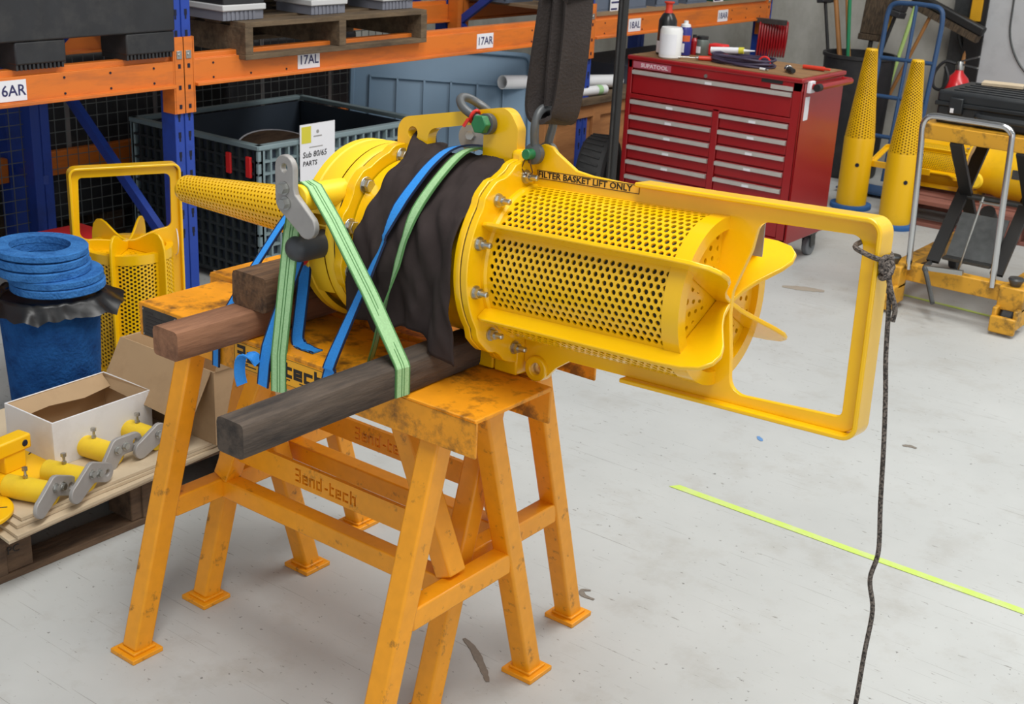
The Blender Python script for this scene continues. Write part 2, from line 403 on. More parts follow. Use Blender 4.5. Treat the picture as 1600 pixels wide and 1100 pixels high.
def make_trestle(label):
    t = thing('trestle', label, 'trestle', group=None)
    th = .007
    mb = MB(); mb.box(0, 1, 0, TW, TH-th, TH); mb.box(0, 1, 0, th, TH-TFH, TH-th); mb.box(0, 1, TW-th, TW, TH-TFH, TH-th)
    top = mb.build('top_channel', 'trestle_top', t, bevel=.002)
    for x in (TA, 1-TA):
        for sgn, y0, y1 in ((-1, .066, -TS), (1, TW-.066, TW+TS)):
            a = V(x, y1, .012); b = V(x, y0, TH-th)
            l = MB().bar(a, b, .05, .05, up=(1, 0, 0)).build('leg', 'trestle', t, bevel=.006, seg=3)
            f = MB().box(x-.043, x+.043, y1-.043, y1+.043, 0, .012).box(x-.031, x+.031, y1-.031, y1+.031, .012, .019).build('foot_plate', 'trestle', l, bevel=.002)
        k = (.345)/(TH-th); yl = -TS+(.066+TS)*k
        MB().bar((x, yl+.02, .345), (x, TW-yl-.02, .345), .045, .05).build('crossbar', 'trestle', t, bevel=.004)
    ym = TW/2
    MB().bar((TA+.02, ym, .343), (1-TA-.02, ym, .343), .045, .048).build('lower_rail', 'trestle', t, bevel=.004)
    for x0, x1 in ((TA+.015, .335), (1-TA-.015, .665)):
        MB().bar((x0, ym, .372), (x1, ym, TH-th), .045, .052, up=(0, 1, 0)).build('brace', 'trestle', t, bevel=.004)
    # logo rail: a plate with the name cut through
    holes = [[(.388+x0, .4365+y0), (.388+x1, .4365+y0), (.388+x1, .4365+y1), (.388+x0, .4365+y1)] for x0, y0, x1, y1 in stencil('3end-tech', .0178, .0235, .0052, .0006, .0048)]
    MB().plate([(.185, .424), (.815, .424), (.815, .482), (.185, .482)], holes, plane_m((0, ym, 0), (1, 0, 0), (0, 0, 1)), .011).build('logo_rail', 'trestle', t, sharp=20)
    return t
T1 = make_trestle('orange steel trestle nearest the camera, with black lettered sticker on its side')
# sticker and plaque on the near trestle
st = MB().box(.325, .628, -.0012, .0, .735, .795).build('sticker', 'sticker_yellow', T1, label='yellow sticker with heavy black lettering')
FM = lambda x, z, y=-.0016: plane_m((x, y, z), (1, 0, 0), (0, 0, 1))
lt_ = MB()
for x0, y0, x1, y1 in stencil('3end-tech', .0255, .0245, .0072, 0., .0052): lt_.box(.337+x0, .337+x1, -.0019, -.0012, .7535+y0, .7535+y1)
lt_.build('lettering', 'decal_black', st)['kind'] = 'stuff'
fr = MB()
for a in ((.327, .626, .7932, .7938), (.327, .626, .7362, .7368), (.327, .3277, .7362, .7938), (.6253, .626, .7362, .7938)): fr.box(a[0], a[1], -.0018, -.0012, a[2], a[3])
for x0, x1, z in ((.336, .40, .7532), (.336, .37, .7472), (.352, .395, .7435), (.452, .50, .7472), (.456, .49, .7435), (.528, .56, .7472), (.535, .585, .7435)): fr.box(x0, x1, -.0018, -.0012, z, z+.0022)
fr.build('small_print', 'decal_black', st)
pl = MB().box(.013, .136, -.002, .0, .728, .798).build('plaque', 'plaque', T1, bevel=.0006, label='dark grey metal rating plate with faint print')
pr = MB()
for i, (x0, x1) in enumerate(((.025, .05), (.03, .11), (.022, .115), (.025, .12), (.022, .10), (.025, .118), (.022, .09))): pr.box(x0, x1, -.0026, -.002, .788-i*.0085-.004, .788-i*.0085)
pr.build('print', 'plaque_print', pl)
for x in (.018, .131):
    for z in (.733, .793): MB().cyl((x, -.002, z), (x, -.004, z), .002, n=10).build('rivet', 'steel', pl)
T2 = make_trestle('second orange steel trestle standing close behind the lettered one')
T2.location = (-.0679, TW+.0222, 0)
bl = MB(); hexbolt(bl, (.105, TW+.010, TH-.012), (0, -1, 0), r=.011, h=.012, stud=.006)
bl.build('bolt', 'steel', T1)

# ------------------------------------------------------------------ timbers
def timber(name, x0, x1, y0, y1, z0, z1, m, label, rot=0., ch=.008):
    prof = [(-.5, -.5), (.5, -.5), (.5, .5), (-.5, .5)]
    w, h = x1-x0, z1-z0; o2 = roundpoly([(a*w, b*h) for a, b in prof], [ch, ch*1.3, ch, ch*1.5], 2)
    n = 14; rows = []
    for i in range(n+1):
        y = y0+(y1-y0)*i/n
        rows.append([Vector((p[0]+.003*noise.noise((p[0]*9, y*4, p[1]*9)), y, p[1]+h/2+.002*noise.noise((p[1]*9+7, y*4, p[0]*9)))) for p in o2])
    mb = MB(); k = len(o2); vs = [p for r in rows for p in r]
    fs = [(i*k+j, i*k+(j+1) % k, (i+1)*k+(j+1) % k, (i+1)*k+j) for i in range(n) for j in range(k)]+[tuple(range(k)), tuple(n*k+j for j in range(k-1, -1, -1))]
    mb.add(vs, fs)
    o = mb.build(name, m, sharp=40); o.location = ((x0+x1)/2, 0, z0); o.rotation_euler = (0, 0, rot)
    return tag(o, label, 'timber')
timber('timber_beam', .752, .822, -.41, .52, TH, TH+.066, 'timber_dark', 'long black weathered timber under the basket flange, jutting past the trestle')
timber('timber_beam', .298, .376, -.19, .50, TH, TH+.064, 'timber_brown', 'reddish brown timber lying across the trestles with a cracked end')
timber('timber_block', .308, .412, .015, .46, TH+.065, TH+.142, 'timber_block', 'thick square wooden block packed on the reddish brown timber under the cone')
# ------------------------------------------------------------------ the filter (local axes: X along the axis, Y away, Z up; origin at the hub)
DM = Matrix(((.999, .021, -.047), (-.017, .997, .073), (.049, -.072, .996)))
def dev_matrix():
    u = Vector((.9987, -.0170, .0490)).normalized(); v = Vector((.0206, .9972, -.0724)); v = (v-u*v.dot(u)).normalized(); w = u.cross(v)
    M = Matrix((u, v, w)).transposed().to_4x4(); M.translation = Vector((1.343, .267, 1.062)); return M
DM = dev_matrix()
XZ = lambda y=0.: plane_m((0, y, 0), (1, 0, 0), (0, 0, 1))       # 2D (s, b) outline in plane y (normal -Y)
def pol(r, deg): a = math.radians(deg); return (r*math.cos(a), r*math.sin(a))
BR, FL = .154, -.453
def make_basket_parts(t, ym='yellow', full=True):
    """filter basket: flange at X=-.453, body, ribs, T-section handle frame"""
    # flange ring with bolt bosses
    mb = MB()
    out = []
    for k in range(120):
        d = k*3; r = .1985
        for bd in BOLTS[:2]+BOLTS[4:6]:
            e = (d-bd+180) % 360-180
            if abs(e) < 7: r = .207
            elif abs(e) < 12: r = .1985+.0085*(12-abs(e))/5
        out.append(pol(r, d))
    inn = [pol(.135, k*6) for k in range(60)]
    mb.plate(out, [inn], plane_m((FL+.008, 0, 0), (0, 1, 0), (0, 0, 1)), .016)
    fl = mb.build('basket_flange', ym, t, bevel=.0025)
    MB().lathe([(BR-.008, FL+.03), (BR+.004, FL+.016), (BR+.004, FL+.024), (BR-.001, FL+.03)], ax=(1, 0, 0), n=64).build('weld_collar', ym, t)
    for bd in BOLTS:
        y, z = pol(.176, bd); b = MB(); hexbolt(b, (FL+.016, y, z), (1, 0, 0), r=.0095, h=.010, stud=.016); b.build('bolt', 'steel', t)
    # six perforated panels sharing one mesh
    ncol, nrow = 28, 11; pu = .412/ncol; arc = math.radians(52); pv = BR*arc/nrow
    def fn(U, Vv, d):
        a = -arc/2+Vv/BR; return Vector((FL+.032+U, (BR-d)*math.cos(a), (BR-d)*math.sin(a)))
    me = perf_mesh('perforated_panel', *perf(fn, ncol, nrow, pu, pv, .0051), ym)
    mg = MB()
    for a0, a1 in ((-30, -26), (26, 30)): mg.lathe([(BR-.001, FL+.02), (BR-.001, -.004)], ax=(1, 0, 0), n=4, a0=a0, a1=a1, up=(0, 0, 1))
    for k in range(6):
        o = obj('perforated_panel', me, None, t); o.rotation_euler = (math.radians(60*k), 0, 0)
        e = MB()
        for a0, a1 in ((-30, -26), (26, 30)):
            rows = [[Vector((x, *pol(BR, a))) for a in (a0, (a0+a1)/2, a1)] for x in (FL+.02, -.006)]; e.grid(rows)
        for x0, x1 in ((FL+.02, FL+.032), (FL+.444, -.006)):
            rows = [[Vector((x, *pol(BR, -26+52*i/nrow))) for i in range(nrow+1)] for x in (x0, x1)]; e.grid(rows)
        e.build('panel_margin', ym, o)
    MB().lathe([(BR-.012, FL+.03), (BR-.012, -.02)], ax=(1, 0, 0), n=48).build('mesh_liner', 'filter_liner', t)
    # end plate: rim ring + small perforations by sector
    sec = MB(); wl = MB()
    for k in range(6):
        a0, a1 = 60*k-60+34, 60*k+26
        def fn2(U, Vv, d, a0=a0):
            r = .045+U; a = math.radians(a0)+Vv/.1; return Vector((-.008-d, r*math.cos(a), r*math.sin(a)))
        m1, w1 = perf(fn2, 4, 4, .0215, .0228, .0052, .006); sec.add(m1.v, m1.f); wl.add(w1.v, w1.f)
    obj('end_grid', perf_mesh('end_grid', sec, wl, ym), None, t)
    rim = MB().lathe([(BR+.002, -.03), (BR+.002, .004), (.132, .004), (.129, -.009)], ax=(1, 0, 0), n=64)
    rim.lathe([(.047, -.009), (.03, -.009), (0.001, -.009)], ax=(1, 0, 0), n=24)
    for k in range(6):
        M = Matrix.Rotation(math.radians(60*k+30), 4, 'X'); q = MB().box(-.012, -.0085, .03, .135, -.016, .016); q.xf(M); rim.add(q.v, q.f)
    rim.build('end_rim', ym, t)
    MB().lathe([(BR-.02, -.03), (.001, -.03)], ax=(1, 0, 0), n=32).build('liner_end', 'filter_liner', t)
    # longitudinal ribs with lobes that sweep to the hub (fins at 30, 150, 210, 330 degrees)
    prof = [(FL+.016, BR-.004), (FL+.016, BR+.031), (FL+.03, BR+.035), (-.03, BR+.035), (.02, BR+.032), (.052, BR+.023), (.070, BR+.005), (.074, BR-.018), (.066, BR-.042), (.052, BR-.066), (.038, BR-.09), (.026, .036), (.020, .0), (-.008, .0), (-.008, BR-.012), (-.02, BR-.004)]
    for d in (30, 150, 210, 330):
        y, z = pol(1, d); MB().plate(prof, [], plane_m((0, 0, 0), (1, 0, 0), (0, y, z)), .009).build('rib', ym, t, bevel=.002)
    # main frame in the XZ plane: web plate, one mesh with window
    hf = .188
    top = [(FL+.016, BR-.006), (FL+.016, .178), (-.47+.03, .19), (-.452+.004, .212), (-.438, .228), (-.418, .2365), (-.398, .233), (-.385, .222), (-.338, .194), (-.30, .1885), (-.2, hf-.004)]
    outer = top+roundpoly([(.2, hf-.004), (.285, hf-.004), (.285, -hf+.004), (.2, -hf+.004)], [0, .03, .03, 0], 6)
    outer += [(-.325, -hf+.004), (-.357, -.206), (-.375, -.226), (-.395, -.236), (-.415, -.236), (FL+.018, -.205), (FL+.016, -BR+.006), (-.02, -BR+.006), (-.012, -.13), (-.012, .13), (-.02, BR-.006)]
    win = roundpoly([(.036, -.165), (.255, -.158), (.255, .158), (.062, .155), (.052, .10), (.022, .02), (.022, -.02), (.032, -.10)], [.03, .012, .02, .022, .05, .05, .05, .05], 5)
    MB().plate(outer, [win, circ(-.4275, .2175, .012, 16), circ(-.400, -.214, .0125, 16)], XZ(), .011).build('frame_web', ym, t, bevel=.0015)
    # outer flange strip of the T section
    path = [(-.19, hf)]+[(x, hf) for x in (-.1, 0, .1, .2)]
    path += [p for p in roundpoly([(.24, hf), (.289, hf), (.289, -hf), (.24, -hf)], [0, .034, .034, 0], 7)]
    path += [(x, -hf) for x in (.1, 0, -.1, -.19)]
    strip = MB(); P = [Vector((p[0], 0, p[1])) for p in path]; strip.ribbon(P, (0, 1, 0), .052, .009)
    strip.build('frame_flange', ym, t, bevel=.0025)
    # eyelet boss and lifting lug cheeks
    eb = MB().plate(circ(-.400, -.214, .0265, 24), [circ(-.400, -.214, .0125, 16)], XZ(-.0), .030); eb.build('eyelet_boss', ym, t, bevel=.003)
    return t
BOLTS = [101, 131, 162, 193, 228, 257, 286, 318, 350, 22, 54, 78]
FILT = thing('pipeline_filter', 'bright yellow pipeline filter with perforated basket, cone and tall handle frame lying across the trestles', 'filter', M=DM)
make_basket_parts(FILT)
def dtext(body, size, x, z, y=-.0064, **k): return plane_m((x, y, z), (1, 0, -.012), (0, 0, 1))
sg = MB().box(-.4295, -.190, -.0062, -.0055, .1685, .1855).build('warning_label', 'sticker_orange', FILT, label='label reading FILTER BASKET LIFT ONLY')
text('lettering', 'FILTER BASKET LIFT ONLY', .0166, plane_m((-.427, -.0066, .1768), (1, 0, 0), (0, 0, 1)), 'decal_black', sg, bold=.0003, sx=1.135, ext=.0004)
b = MB()
for a in ((-.4295, -.190, .1843, .1855), (-.4295, -.190, .1685, .1697), (-.4295, -.4283, .1685, .1855), (-.1912, -.190, .1685, .1855)): b.box(a[0], a[1], -.0068, -.0062, a[2], a[3])
b.build('border', 'decal_black', sg)
# mating flange, gasket and body
def ring(name, x0, x1, ro, ri, m, lobes=None, lo=.205, bev=.0025):
    mb = MB(); out = []
    for k in range(120):
        d = k*3; r = ro
        for bd in (lobes or []):
            e = (d-bd+180) % 360-180
            if abs(e) < 6: r = lo
            elif abs(e) < 11: r = ro+(lo-ro)*(11-abs(e))/5
        out.append(pol(r, d))
    mb.plate(out, [[pol(ri, k*6) for k in range(60)]], plane_m(((x0+x1)/2, 0, 0), (0, 1, 0), (0, 0, 1)), abs(x1-x0))
    return mb.build(name, m, FILT, bevel=bev)
ring('gasket', FL-.003, FL, .196, .13, 'rubber', BOLTS[:2]+BOLTS[4:6], .204, 0)
ring('body_flange', FL-.019, FL-.003, .1985, .13, 'yellow', BOLTS[:2]+BOLTS[4:6], .207)
MB().lathe([(.168, -.775), (.166, -.74), (.166, FL-.05), (.172, FL-.018)], ax=(1, 0, 0), n=64).build('body_shell', 'yellow', FILT)
LB = [97, 137, 168, 199, 230, 261, 292, 323, 354, 25, 56]
ring('end_flange', -.80, -.778, .192, .12, 'yellow', LB, .2)
ring('gasket', -.804, -.80, .189, .12, 'rubber', None, .2, 0)
for bd in LB:
    y, z = pol(.174, bd); q = MB(); hexbolt(q, (-.778, y, z), (1, 0, 0), r=.0125, h=.013); q.build('bolt', 'steel', FILT, bevel=.001)
# end housing: bowl with recessed windows between spokes
hs = MB().lathe([(.19, -.804), (.195, -.812), (.195, -.826), (.186, -.834)], ax=(1, 0, 0), n=72)
hs.lathe([(.188, -.876), (.1965, -.884), (.1965, -.902), (.19, -.91), (.15, -.925), (.09, -.945), (.075, -.955)], ax=(1, 0, 0), n=72)
for d in (172,):
    hs.lathe([(.189, -.832), (.19, -.88)], ax=(1, 0, 0), n=6, a0=d-2, a1=d-1, up=(0, 0, 1))
hs.build('end_housing', 'yellow_satin', FILT)
MB().lathe([(.172, -.82), (.166, -.85), (.174, -.895)], ax=(1, 0, 0), n=72).build('housing_recess', 'yellow', FILT)
fill = MB()
for a0, a1 in ((62, 164), (181, 216), (263, 422)):
    rows = []
    for i in range(8):
        x = -.83-.05*i/7; rows.append([Vector((x, *pol(.1945+.002*math.sin(math.pi*i/7), a0+(a1-a0)*k/20))) for k in range(21)])
    fill.grid(rows)
fill.build('housing_skin', 'yellow_satin', FILT)
# perforated strainer cone + plain neck
CX0, CX1, CR0, CR1 = -1.535, -1.045, .034, .061
def cone_r(x): return CR0+(CR1-CR0)*(x-CX0)/(CX1-CX0)
def cone_mesh(name, x0, x1, r0, r1, ncol, nrow, hr, m, zoff=0., gap=()):
    mb, wl = MB(), MB(); pu = (x1-x0)/ncol
    for j in range(nrow):
        for i in range(ncol):
            off = .5 if j % 2 else 0
            u0 = x0+(i+off)*pu
            if i == ncol-1 and off: continue
            um = u0+pu/2; vm = (j+.5)/nrow; pv = 1/nrow
            R_ = lambda x: r0+(r1-r0)*(x-x0)/(x1-x0)
            def P_(x, q, d=0.): a = 2*math.pi*q; return Vector((x, (R_(x)-d)*math.cos(a), (R_(x)-d)*math.sin(a)+zoff))
            out = [(um+round(math.cos(math.pi/4*k)*1.2)*pu/2, vm+round(math.sin(math.pi/4*k)*1.2)*pv/2) for k in range(8)]
            if (i % gap[0] < gap[1] if gap else False): mb.add([P_(*p) for p in out], [tuple(range(8))]); continue
            hv = hr/(2*math.pi*R_(um))
            inn = [(um+hr*math.cos(math.pi/4*k), vm+hv*math.sin(math.pi/4*k)) for k in range(8)]
            mb.add([P_(*p) for p in out]+[P_(*p) for p in inn], [(k, (k+1) % 8, 8+(k+1) % 8, 8+k) for k in range(8)])
            wl.add([P_(*p) for p in inn]+[P_(*p, .003) for p in inn], [(k, (k+1) % 8, 8+(k+1) % 8, 8+k) for k in range(8)])
        if j % 2:
            for ua, ub in ((x0, x0+pu/2), (x1-pu/2, x1)):
                mb.add([P_(ua, j/nrow), P_(ub, j/nrow), P_(ub, (j+1)/nrow), P_(ua, (j+1)/nrow)], [(0, 1, 2, 3)])
    return perf_mesh(name, mb, wl, m)
obj('strainer_cone', cone_mesh('strainer_cone', CX0+.012, CX1, CR0+.0006, CR1, 38, 28, .0034, 'yellow', .004), None, FILT)
MB().lathe([(0.0005, CX0), (CR0-.012, CX0), (CR0-.003, CX0+.002), (CR0+.0006, CX0+.012)], o=(0, 0, .004), ax=(1, 0, 0), n=32).build('cone_tip', 'yellow', FILT)
MB().lathe([(CR1, CX1), (.063, -1.03), (.066, -.93)], o=(0, 0, .004), ax=(1, 0, 0), n=40).build('cone_neck', 'yellow', FILT)
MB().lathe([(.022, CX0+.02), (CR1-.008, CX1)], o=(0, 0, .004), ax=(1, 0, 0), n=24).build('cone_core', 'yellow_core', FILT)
# lifting bracket
bo = roundpoly([(-.80, .168), (-.80, .252), (-.505, .300), (-.478, .26), (-.478, .168), (-.565, .168), (-.565, .262), (-.715, .236), (-.715, .168)], [0, .035, .04, .02, 0, 0, .018, .025, 0], 6)
MB().plate(bo, [circ(-.757, .2235, .0135, 18)], XZ(.0), .026).build('lifting_bracket', 'yellow', FILT, bevel=.003)
MB().box(-.478, -.445, -.035, .04, .175, .222).build('bracket_stop', 'yellow', FILT, bevel=.01)
# bottom hinge lug under the flange
MB().box(-.545, -.497, -.03, .03, -.232, -.165).build('hinge_lug', 'yellow', FILT, bevel=.004)
MB().box(-.494, -.436, -.03, .03, -.2335, -.165).build('hinge_lug', 'yellow', FILT, bevel=.004)
MB().box(.030, .052, .035, .038, .085, .150).build('grey_tape', 'plate_grey', FILT)
# far side handwheel disc
q = MB().lathe([(.0, .0), (.03, .002), (.032, .008), (.03, .014), (0, .014)], o=(-.658, .07, .222), ax=(.3, -1, .2), n=24)
q.build('side_disc', 'plate_grey', FILT); q = MB(); hexbolt(q, (-.658, .068, .222), (.3, -1, .2), r=.009, h=.02); q.build('bolt', 'steel', FILT)
# lever: yellow rod toward the viewer with a bent grey plate on its end (local: plate in XZ, rod along +Y)
def lever_plate_outline():
    a, f, r = Vector((0, .062)), Vector((.060, -.046)), .0265
    def arc(c, a0, a1, n=8): return [(c.x+r*math.cos(math.radians(a0+(a1-a0)*i/n)), c.y+r*math.sin(math.radians(a0+(a1-a0)*i/n))) for i in range(n+1)]
    return arc(a, 0, 180)+[(-r, .0), (-r*.94, -.014), (-r*.7, -.024)]+arc(f, 218, 398)+[(r*1.15, .012), (r, .024)]
def make_lever(t, rod_len=.11, rr=.031, rod_at=(.03, .02), rod_m='yellow_satin'):
    rx, rz = rod_at
    MB().cyl((rx, .004, rz), (rx, rod_len, rz), rr, n=28).build('rod', rod_m, t, bevel=.002)
    p = MB().plate(lever_plate_outline(), [circ(0, .062, .009, 14)], plane_m((0, 0, 0), (1, 0, 0), (0, 0, 1)), .012).build('bent_plate', 'plate_grey', t, bevel=.0025)
    for x, z in ((.002, .022), (.006, -.008)):
        q = MB(); hexbolt(q, (x, -.006, z), (0, -1, 0), r=.008, h=.006); q.build('bolt', 'steel', p)
    return t
DI = DM.inverted()
def dworld(p): return DI @ Vector(p)
rod0, rod1 = dworld((.508, .016, 1.137)), dworld((.508, .145, 1.133))
MB().cyl(rod0, rod1, .028, n=32).build('lever_rod', 'yellow_satin', FILT, bevel=.002)
pm = DI @ Matrix.Translation((.487, .008, 1.136))
lp = MB().plate([(x, y) for x, y in lever_plate_outline()], [circ(0, .062, .009, 14)], pm @ plane_m((0, 0, 0), (1, 0, 0), (0, 0, 1)), .014).build('lever_plate', 'plate_grey', FILT, bevel=.0025, label='bent grey steel plate')
for x, z in ((.002, .022), (.006, -.008)):
    q = MB(); hexbolt(q, pm @ Vector((x, -.007, z)), pm.to_3x3() @ Vector((0, -1, 0)), r=.0095, h=.011); q.build('bolt', 'steel', lp)
# rubber bumper on the housing
q = MB(); prof = [(.029, 0), (.029, .062)]+[(.029*math.cos(math.radians(a)), .062+.029*math.sin(math.radians(a))) for a in range(10, 91, 10)]
q.lathe(prof, o=(-.842, -.180, -.006), ax=(-.18, -1, -.10), n=32); q.lathe([(0, 0), (.029, 0)], o=(-.842, -.180, -.006), ax=(-.18, -1, -.10), n=32)
q.build('bumper', 'bumper', FILT, label='black rounded rubber bumper')
MB().lathe([(.01, 0), (.038, 0), (.038, .012), (.01, .012)], o=(-.900, -.195, -.024), ax=(-.18, -1, -.1), n=28).build('bumper_ring', 'red_tie', FILT)

# ---- things on the filter, built in the filter's axes
def dthing(name, label, cat): return thing(name, label, cat, M=DM)
# shackle on the basket lug
s1 = dthing('bow_shackle', 'dark grey bow shackle with green pin, holding the black sling on the basket lug', 'shackle')
c0 = (-.4275, .2175)
path = smoothpath([(c0[0], -.021, c0[1]+.012), (c0[0], -.024, .245), (c0[0]+.003, -.029, .272), (c0[0]+.004, -.021, .296), (c0[0]+.005, 0, .306), (c0[0]+.004, .021, .296), (c0[0]+.003, .029, .272), (c0[0], .024, .245), (c0[0], .021, c0[1]+.012)], 5)
MB().tube(path, .0085, 12).build('bow', 'shackle_grey', s1)
for y0, y1 in ((-.031, -.013), (.013, .031)): MB().lathe([(.010, y0), (.0205, y0+.003), (.0205, y1-.003), (.010, y1)], o=(c0[0], 0, c0[1]), ax=(0, 1, 0), n=24).build('eye', 'shackle_grey', s1)
MB().cyl((c0[0], -.05, c0[1]), (c0[0], .045, c0[1]), .0105, n=20).build('pin', 'green_bolt', s1, bevel=.002)
MB().tube([(c0[0]-.004, -.046, .207), (c0[0]-.011, -.046, .19), (c0[0]+.002, -.042, .172), (c0[0]+.012, -.04, .184), (c0[0]+.006, -.044, .207)], .0014, 6, closed=True).build('safety_wire', 'wire', s1)
# shackle on the lifting bracket
s2 = dthing('bow_shackle', 'grey bow shackle with green hex bolt and red cable tie on the lifting bracket', 'shackle')
c1 = (-.548, .263)
path = smoothpath([(c1[0]-.012, -.024, c1[1]+.005), (-.580, -.029, .276), (-.606, -.031, .290), (-.626, -.018, .303), (-.632, 0, .308), (-.626, .018, .303), (-.606, .031, .290), (-.580, .029, .276), (c1[0]-.012, .024, c1[1]+.005)], 5)
MB().tube(path, .0088, 12).build('bow', 'shackle_grey', s2)
for y0, y1 in ((-.034, -.0145), (.0145, .034)): MB().lathe([(.008, y0), (.021, y0+.003), (.021, y1-.003), (.008, y1)], o=(c1[0], 0, c1[1]), ax=(0, 1, 0), n=24).build('eye', 'shackle_grey', s2)
MB().cyl((c1[0], -.036, c1[1]), (c1[0], .04, c1[1]), .009, n=16).build('pin', 'green_bolt', s2)
MB().cyl((c1[0], -.052, c1[1]), (c1[0], -.034, c1[1]), .0195, n=6).build('bolt_head', 'green_bolt', s2, bevel=.002)
MB().tube([(-.577+.012*math.cos(a)*.4, -.029+.012*math.sin(a), .275+.012*math.cos(a)) for a in [2*math.pi*k/12 for k in range(12)]], .0038, 8, closed=True).bar((-.582, -.042, .27), (-.590, -.046, .255), .009, .006).build('cable_tie', 'red_tie', s2)
# sling
sl = dthing('lifting_sling', 'wide black webbing sling hanging down into the basket shackle', 'sling')
p = smoothpath([(-.405, 0, 1.5), (-.412, 0, .62), (-.424, 0, .50), (-.438, 0, .38), (-.443, 0, .315), (-.436, .0, .288), (-.418, 0, .281), (-.395, 0, .283), (-.377, 0, .30), (-.366, 0, .38), (-.361, 0, .50), (-.372, 0, .62), (-.395, 0, 1.5)], 6)
wd = [Vector((.38, 1, 0)).lerp(Vector((.95, -.75, 0)), min(1, max(0, (i-len(p)*.42)/(len(p)*.2)))) for i in range(len(p))]
wd = [Vector((.30, 1, 0)) if i < len(p)*.5 else Vector((.55, .9, 0)) for i in range(len(p))]
MB().ribbon(p, wd, [.056]*len(p), .009).build('webbing', 'sling', sl, bevel=.003)
p2 = smoothpath([(-.40, .012, 1.5), (-.395, .014, .62), (-.40, .012, .50), (-.405, .012, .38), (-.404, .01, .31)], 5)
MB().ribbon(p2, (.4, 1, 0), .055, .008).build('inner_ply', 'sling', sl, bevel=.003)
# rope on the handle
rp = dthing('rope', 'grey braided rope knotted on the handle corner and hanging to the floor', 'rope')
RR = .0044
lo = smoothpath([(.249, .012, .147), (.252, -.030, .143), (.272, -.037, .136), (.297, -.028, .128), (.302, .004, .126), (.285, .034, .132), (.256, .030, .141)], 5, closed=True)
MB().tube(lo, RR, 8, closed=True).build('loop', 'rope', rp)
kn = MB()
for ph, r_, sx in ((0, .0105, 1.), (1.1, .010, .8), (2.2, .0105, 1.1), (.5, .008, .9)):
    ax = Vector((math.cos(ph), -.6, math.sin(ph))).normalized(); a_, s_, u_ = basis(ax)
    c = Vector((.306+.005*math.sin(ph*3), -.022, .123-.008*ph))
    kn.tube([c+s_*r_*math.cos(2*math.pi*k/14)*sx+u_*r_*math.sin(2*math.pi*k/14) for k in range(14)], RR, 8, closed=True)
kn.sphere((.306, -.022, .116), .010)
kn.build('knot', 'rope', rp)
MB().tube(smoothpath([(.310, -.026, .112), (.322, -.028, .08), (.332, -.026, .052), (.330, -.024, .030)], 5), RR, 8).build('tail', 'rope', rp)
def dz0(x, y): # local z of floor under (x,y)
    return -1.062-.049*x+.072*y
main = [(.312, -.022, .115), (.318, -.02, .06), (.324, -.018, -.03), (.332, -.016, -.10), (.340, -.014, -.19), (.347, -.012, -.29), (.354, -.01, -.375), (.346, -.01, -.43), (.358, -.01, -.485), (.354, -.01, -.57), (.351, -.01, -.67), (.345, -.012, -.80), (.335, -.014, -.95), (.338, -.03, dz0(.338, -.03)+.012), (.37, -.09, dz0(.37, -.09)+.008), (.45, -.13, dz0(.45, -.13)+.008), (.53, -.09, dz0(.53, -.09)+.008)]
MB().tube(smoothpath(main, 6), RR, 8).build('hanging_line', 'rope', rp)

# cloth over the body
def interp(tab, x):
    for (x0, y0), (x1, y1) in zip(tab, tab[1:]):
        if x <= x1: return y0+(y1-y0)*max(0, (x-x0))/(x1-x0)
    return tab[-1][1]
def make_cloth():
    LT = [(60, -.775), (82, -.772), (111, -.728), (141, -.709), (160, -.724), (173, -.74), (186, -.756), (200, -.768), (215, -.772), (260, -.765)]
    RT = [(60, -.60), (88, -.545), (100, -.49), (109, -.474), (123, -.473), (143, -.472), (163, -.472), (182, -.472), (204, -.475), (260, -.48)]
    nc, nr = 44, 60; rows = []
    for j in range(nr+1):
        row = []
        for i in range(nc+1):
            c = i/nc
            th0 = 72+30*c-8*math.sin(c*9)*(c > .15)      # upper hem
            hang = .115+.03*c+.02*math.sin(c*7+.5)-(.02 if c < .2 else 0)
            t = j/nr; tot_arc = math.radians(192-th0)*.186; L_ = tot_arc+.02+hang-.03
            d = t*L_
            if d < tot_arc: th = th0+math.degrees(d/.186); drop = 0
            else: th = 192; drop = d-tot_arc
            the = min(260, th+math.degrees(drop/.186))
            s = interp(LT, the)+(interp(RT, the)-interp(LT, the))*c
            fold = .012*noise.noise((s*14+the*.03, the*.018, 1.3))+.009*noise.noise((s*34-the*.04, the*.03, 4.1))+.004*noise.noise((s*80, the*.07, 2.))+.008*math.sin(s*75+the*.035+2*noise.noise((s*9, the*.02, 0)))*min(1, max(0, (the-150)/60))
            r = .189+.006+fold
            if c < .14 and th < 110: r += .045*(1-c/.14)*(1-max(0, th-72)/38)**1.2
            if c > .75 and 150 < the: r += .010*(c-.75)/.25
            y, z = pol(r, th); z -= drop; y += .10*drop*(1 if drop < .08 else 1)
            row.append(Vector((s+.004*noise.noise((s*20, the*.05, 9)), y, z)))
        rows.append(row)
    o = MB().grid(rows).build('dark_cloth', 'cloth_dark', sharp=180)
    o.matrix_world = DM
    sd = o.modifiers.new('thickness', 'SOLIDIFY'); sd.thickness = .003; sd.offset = 0
    return tag(o, 'black brown cloth wrapped over the middle of the yellow filter', 'cloth')
make_cloth()
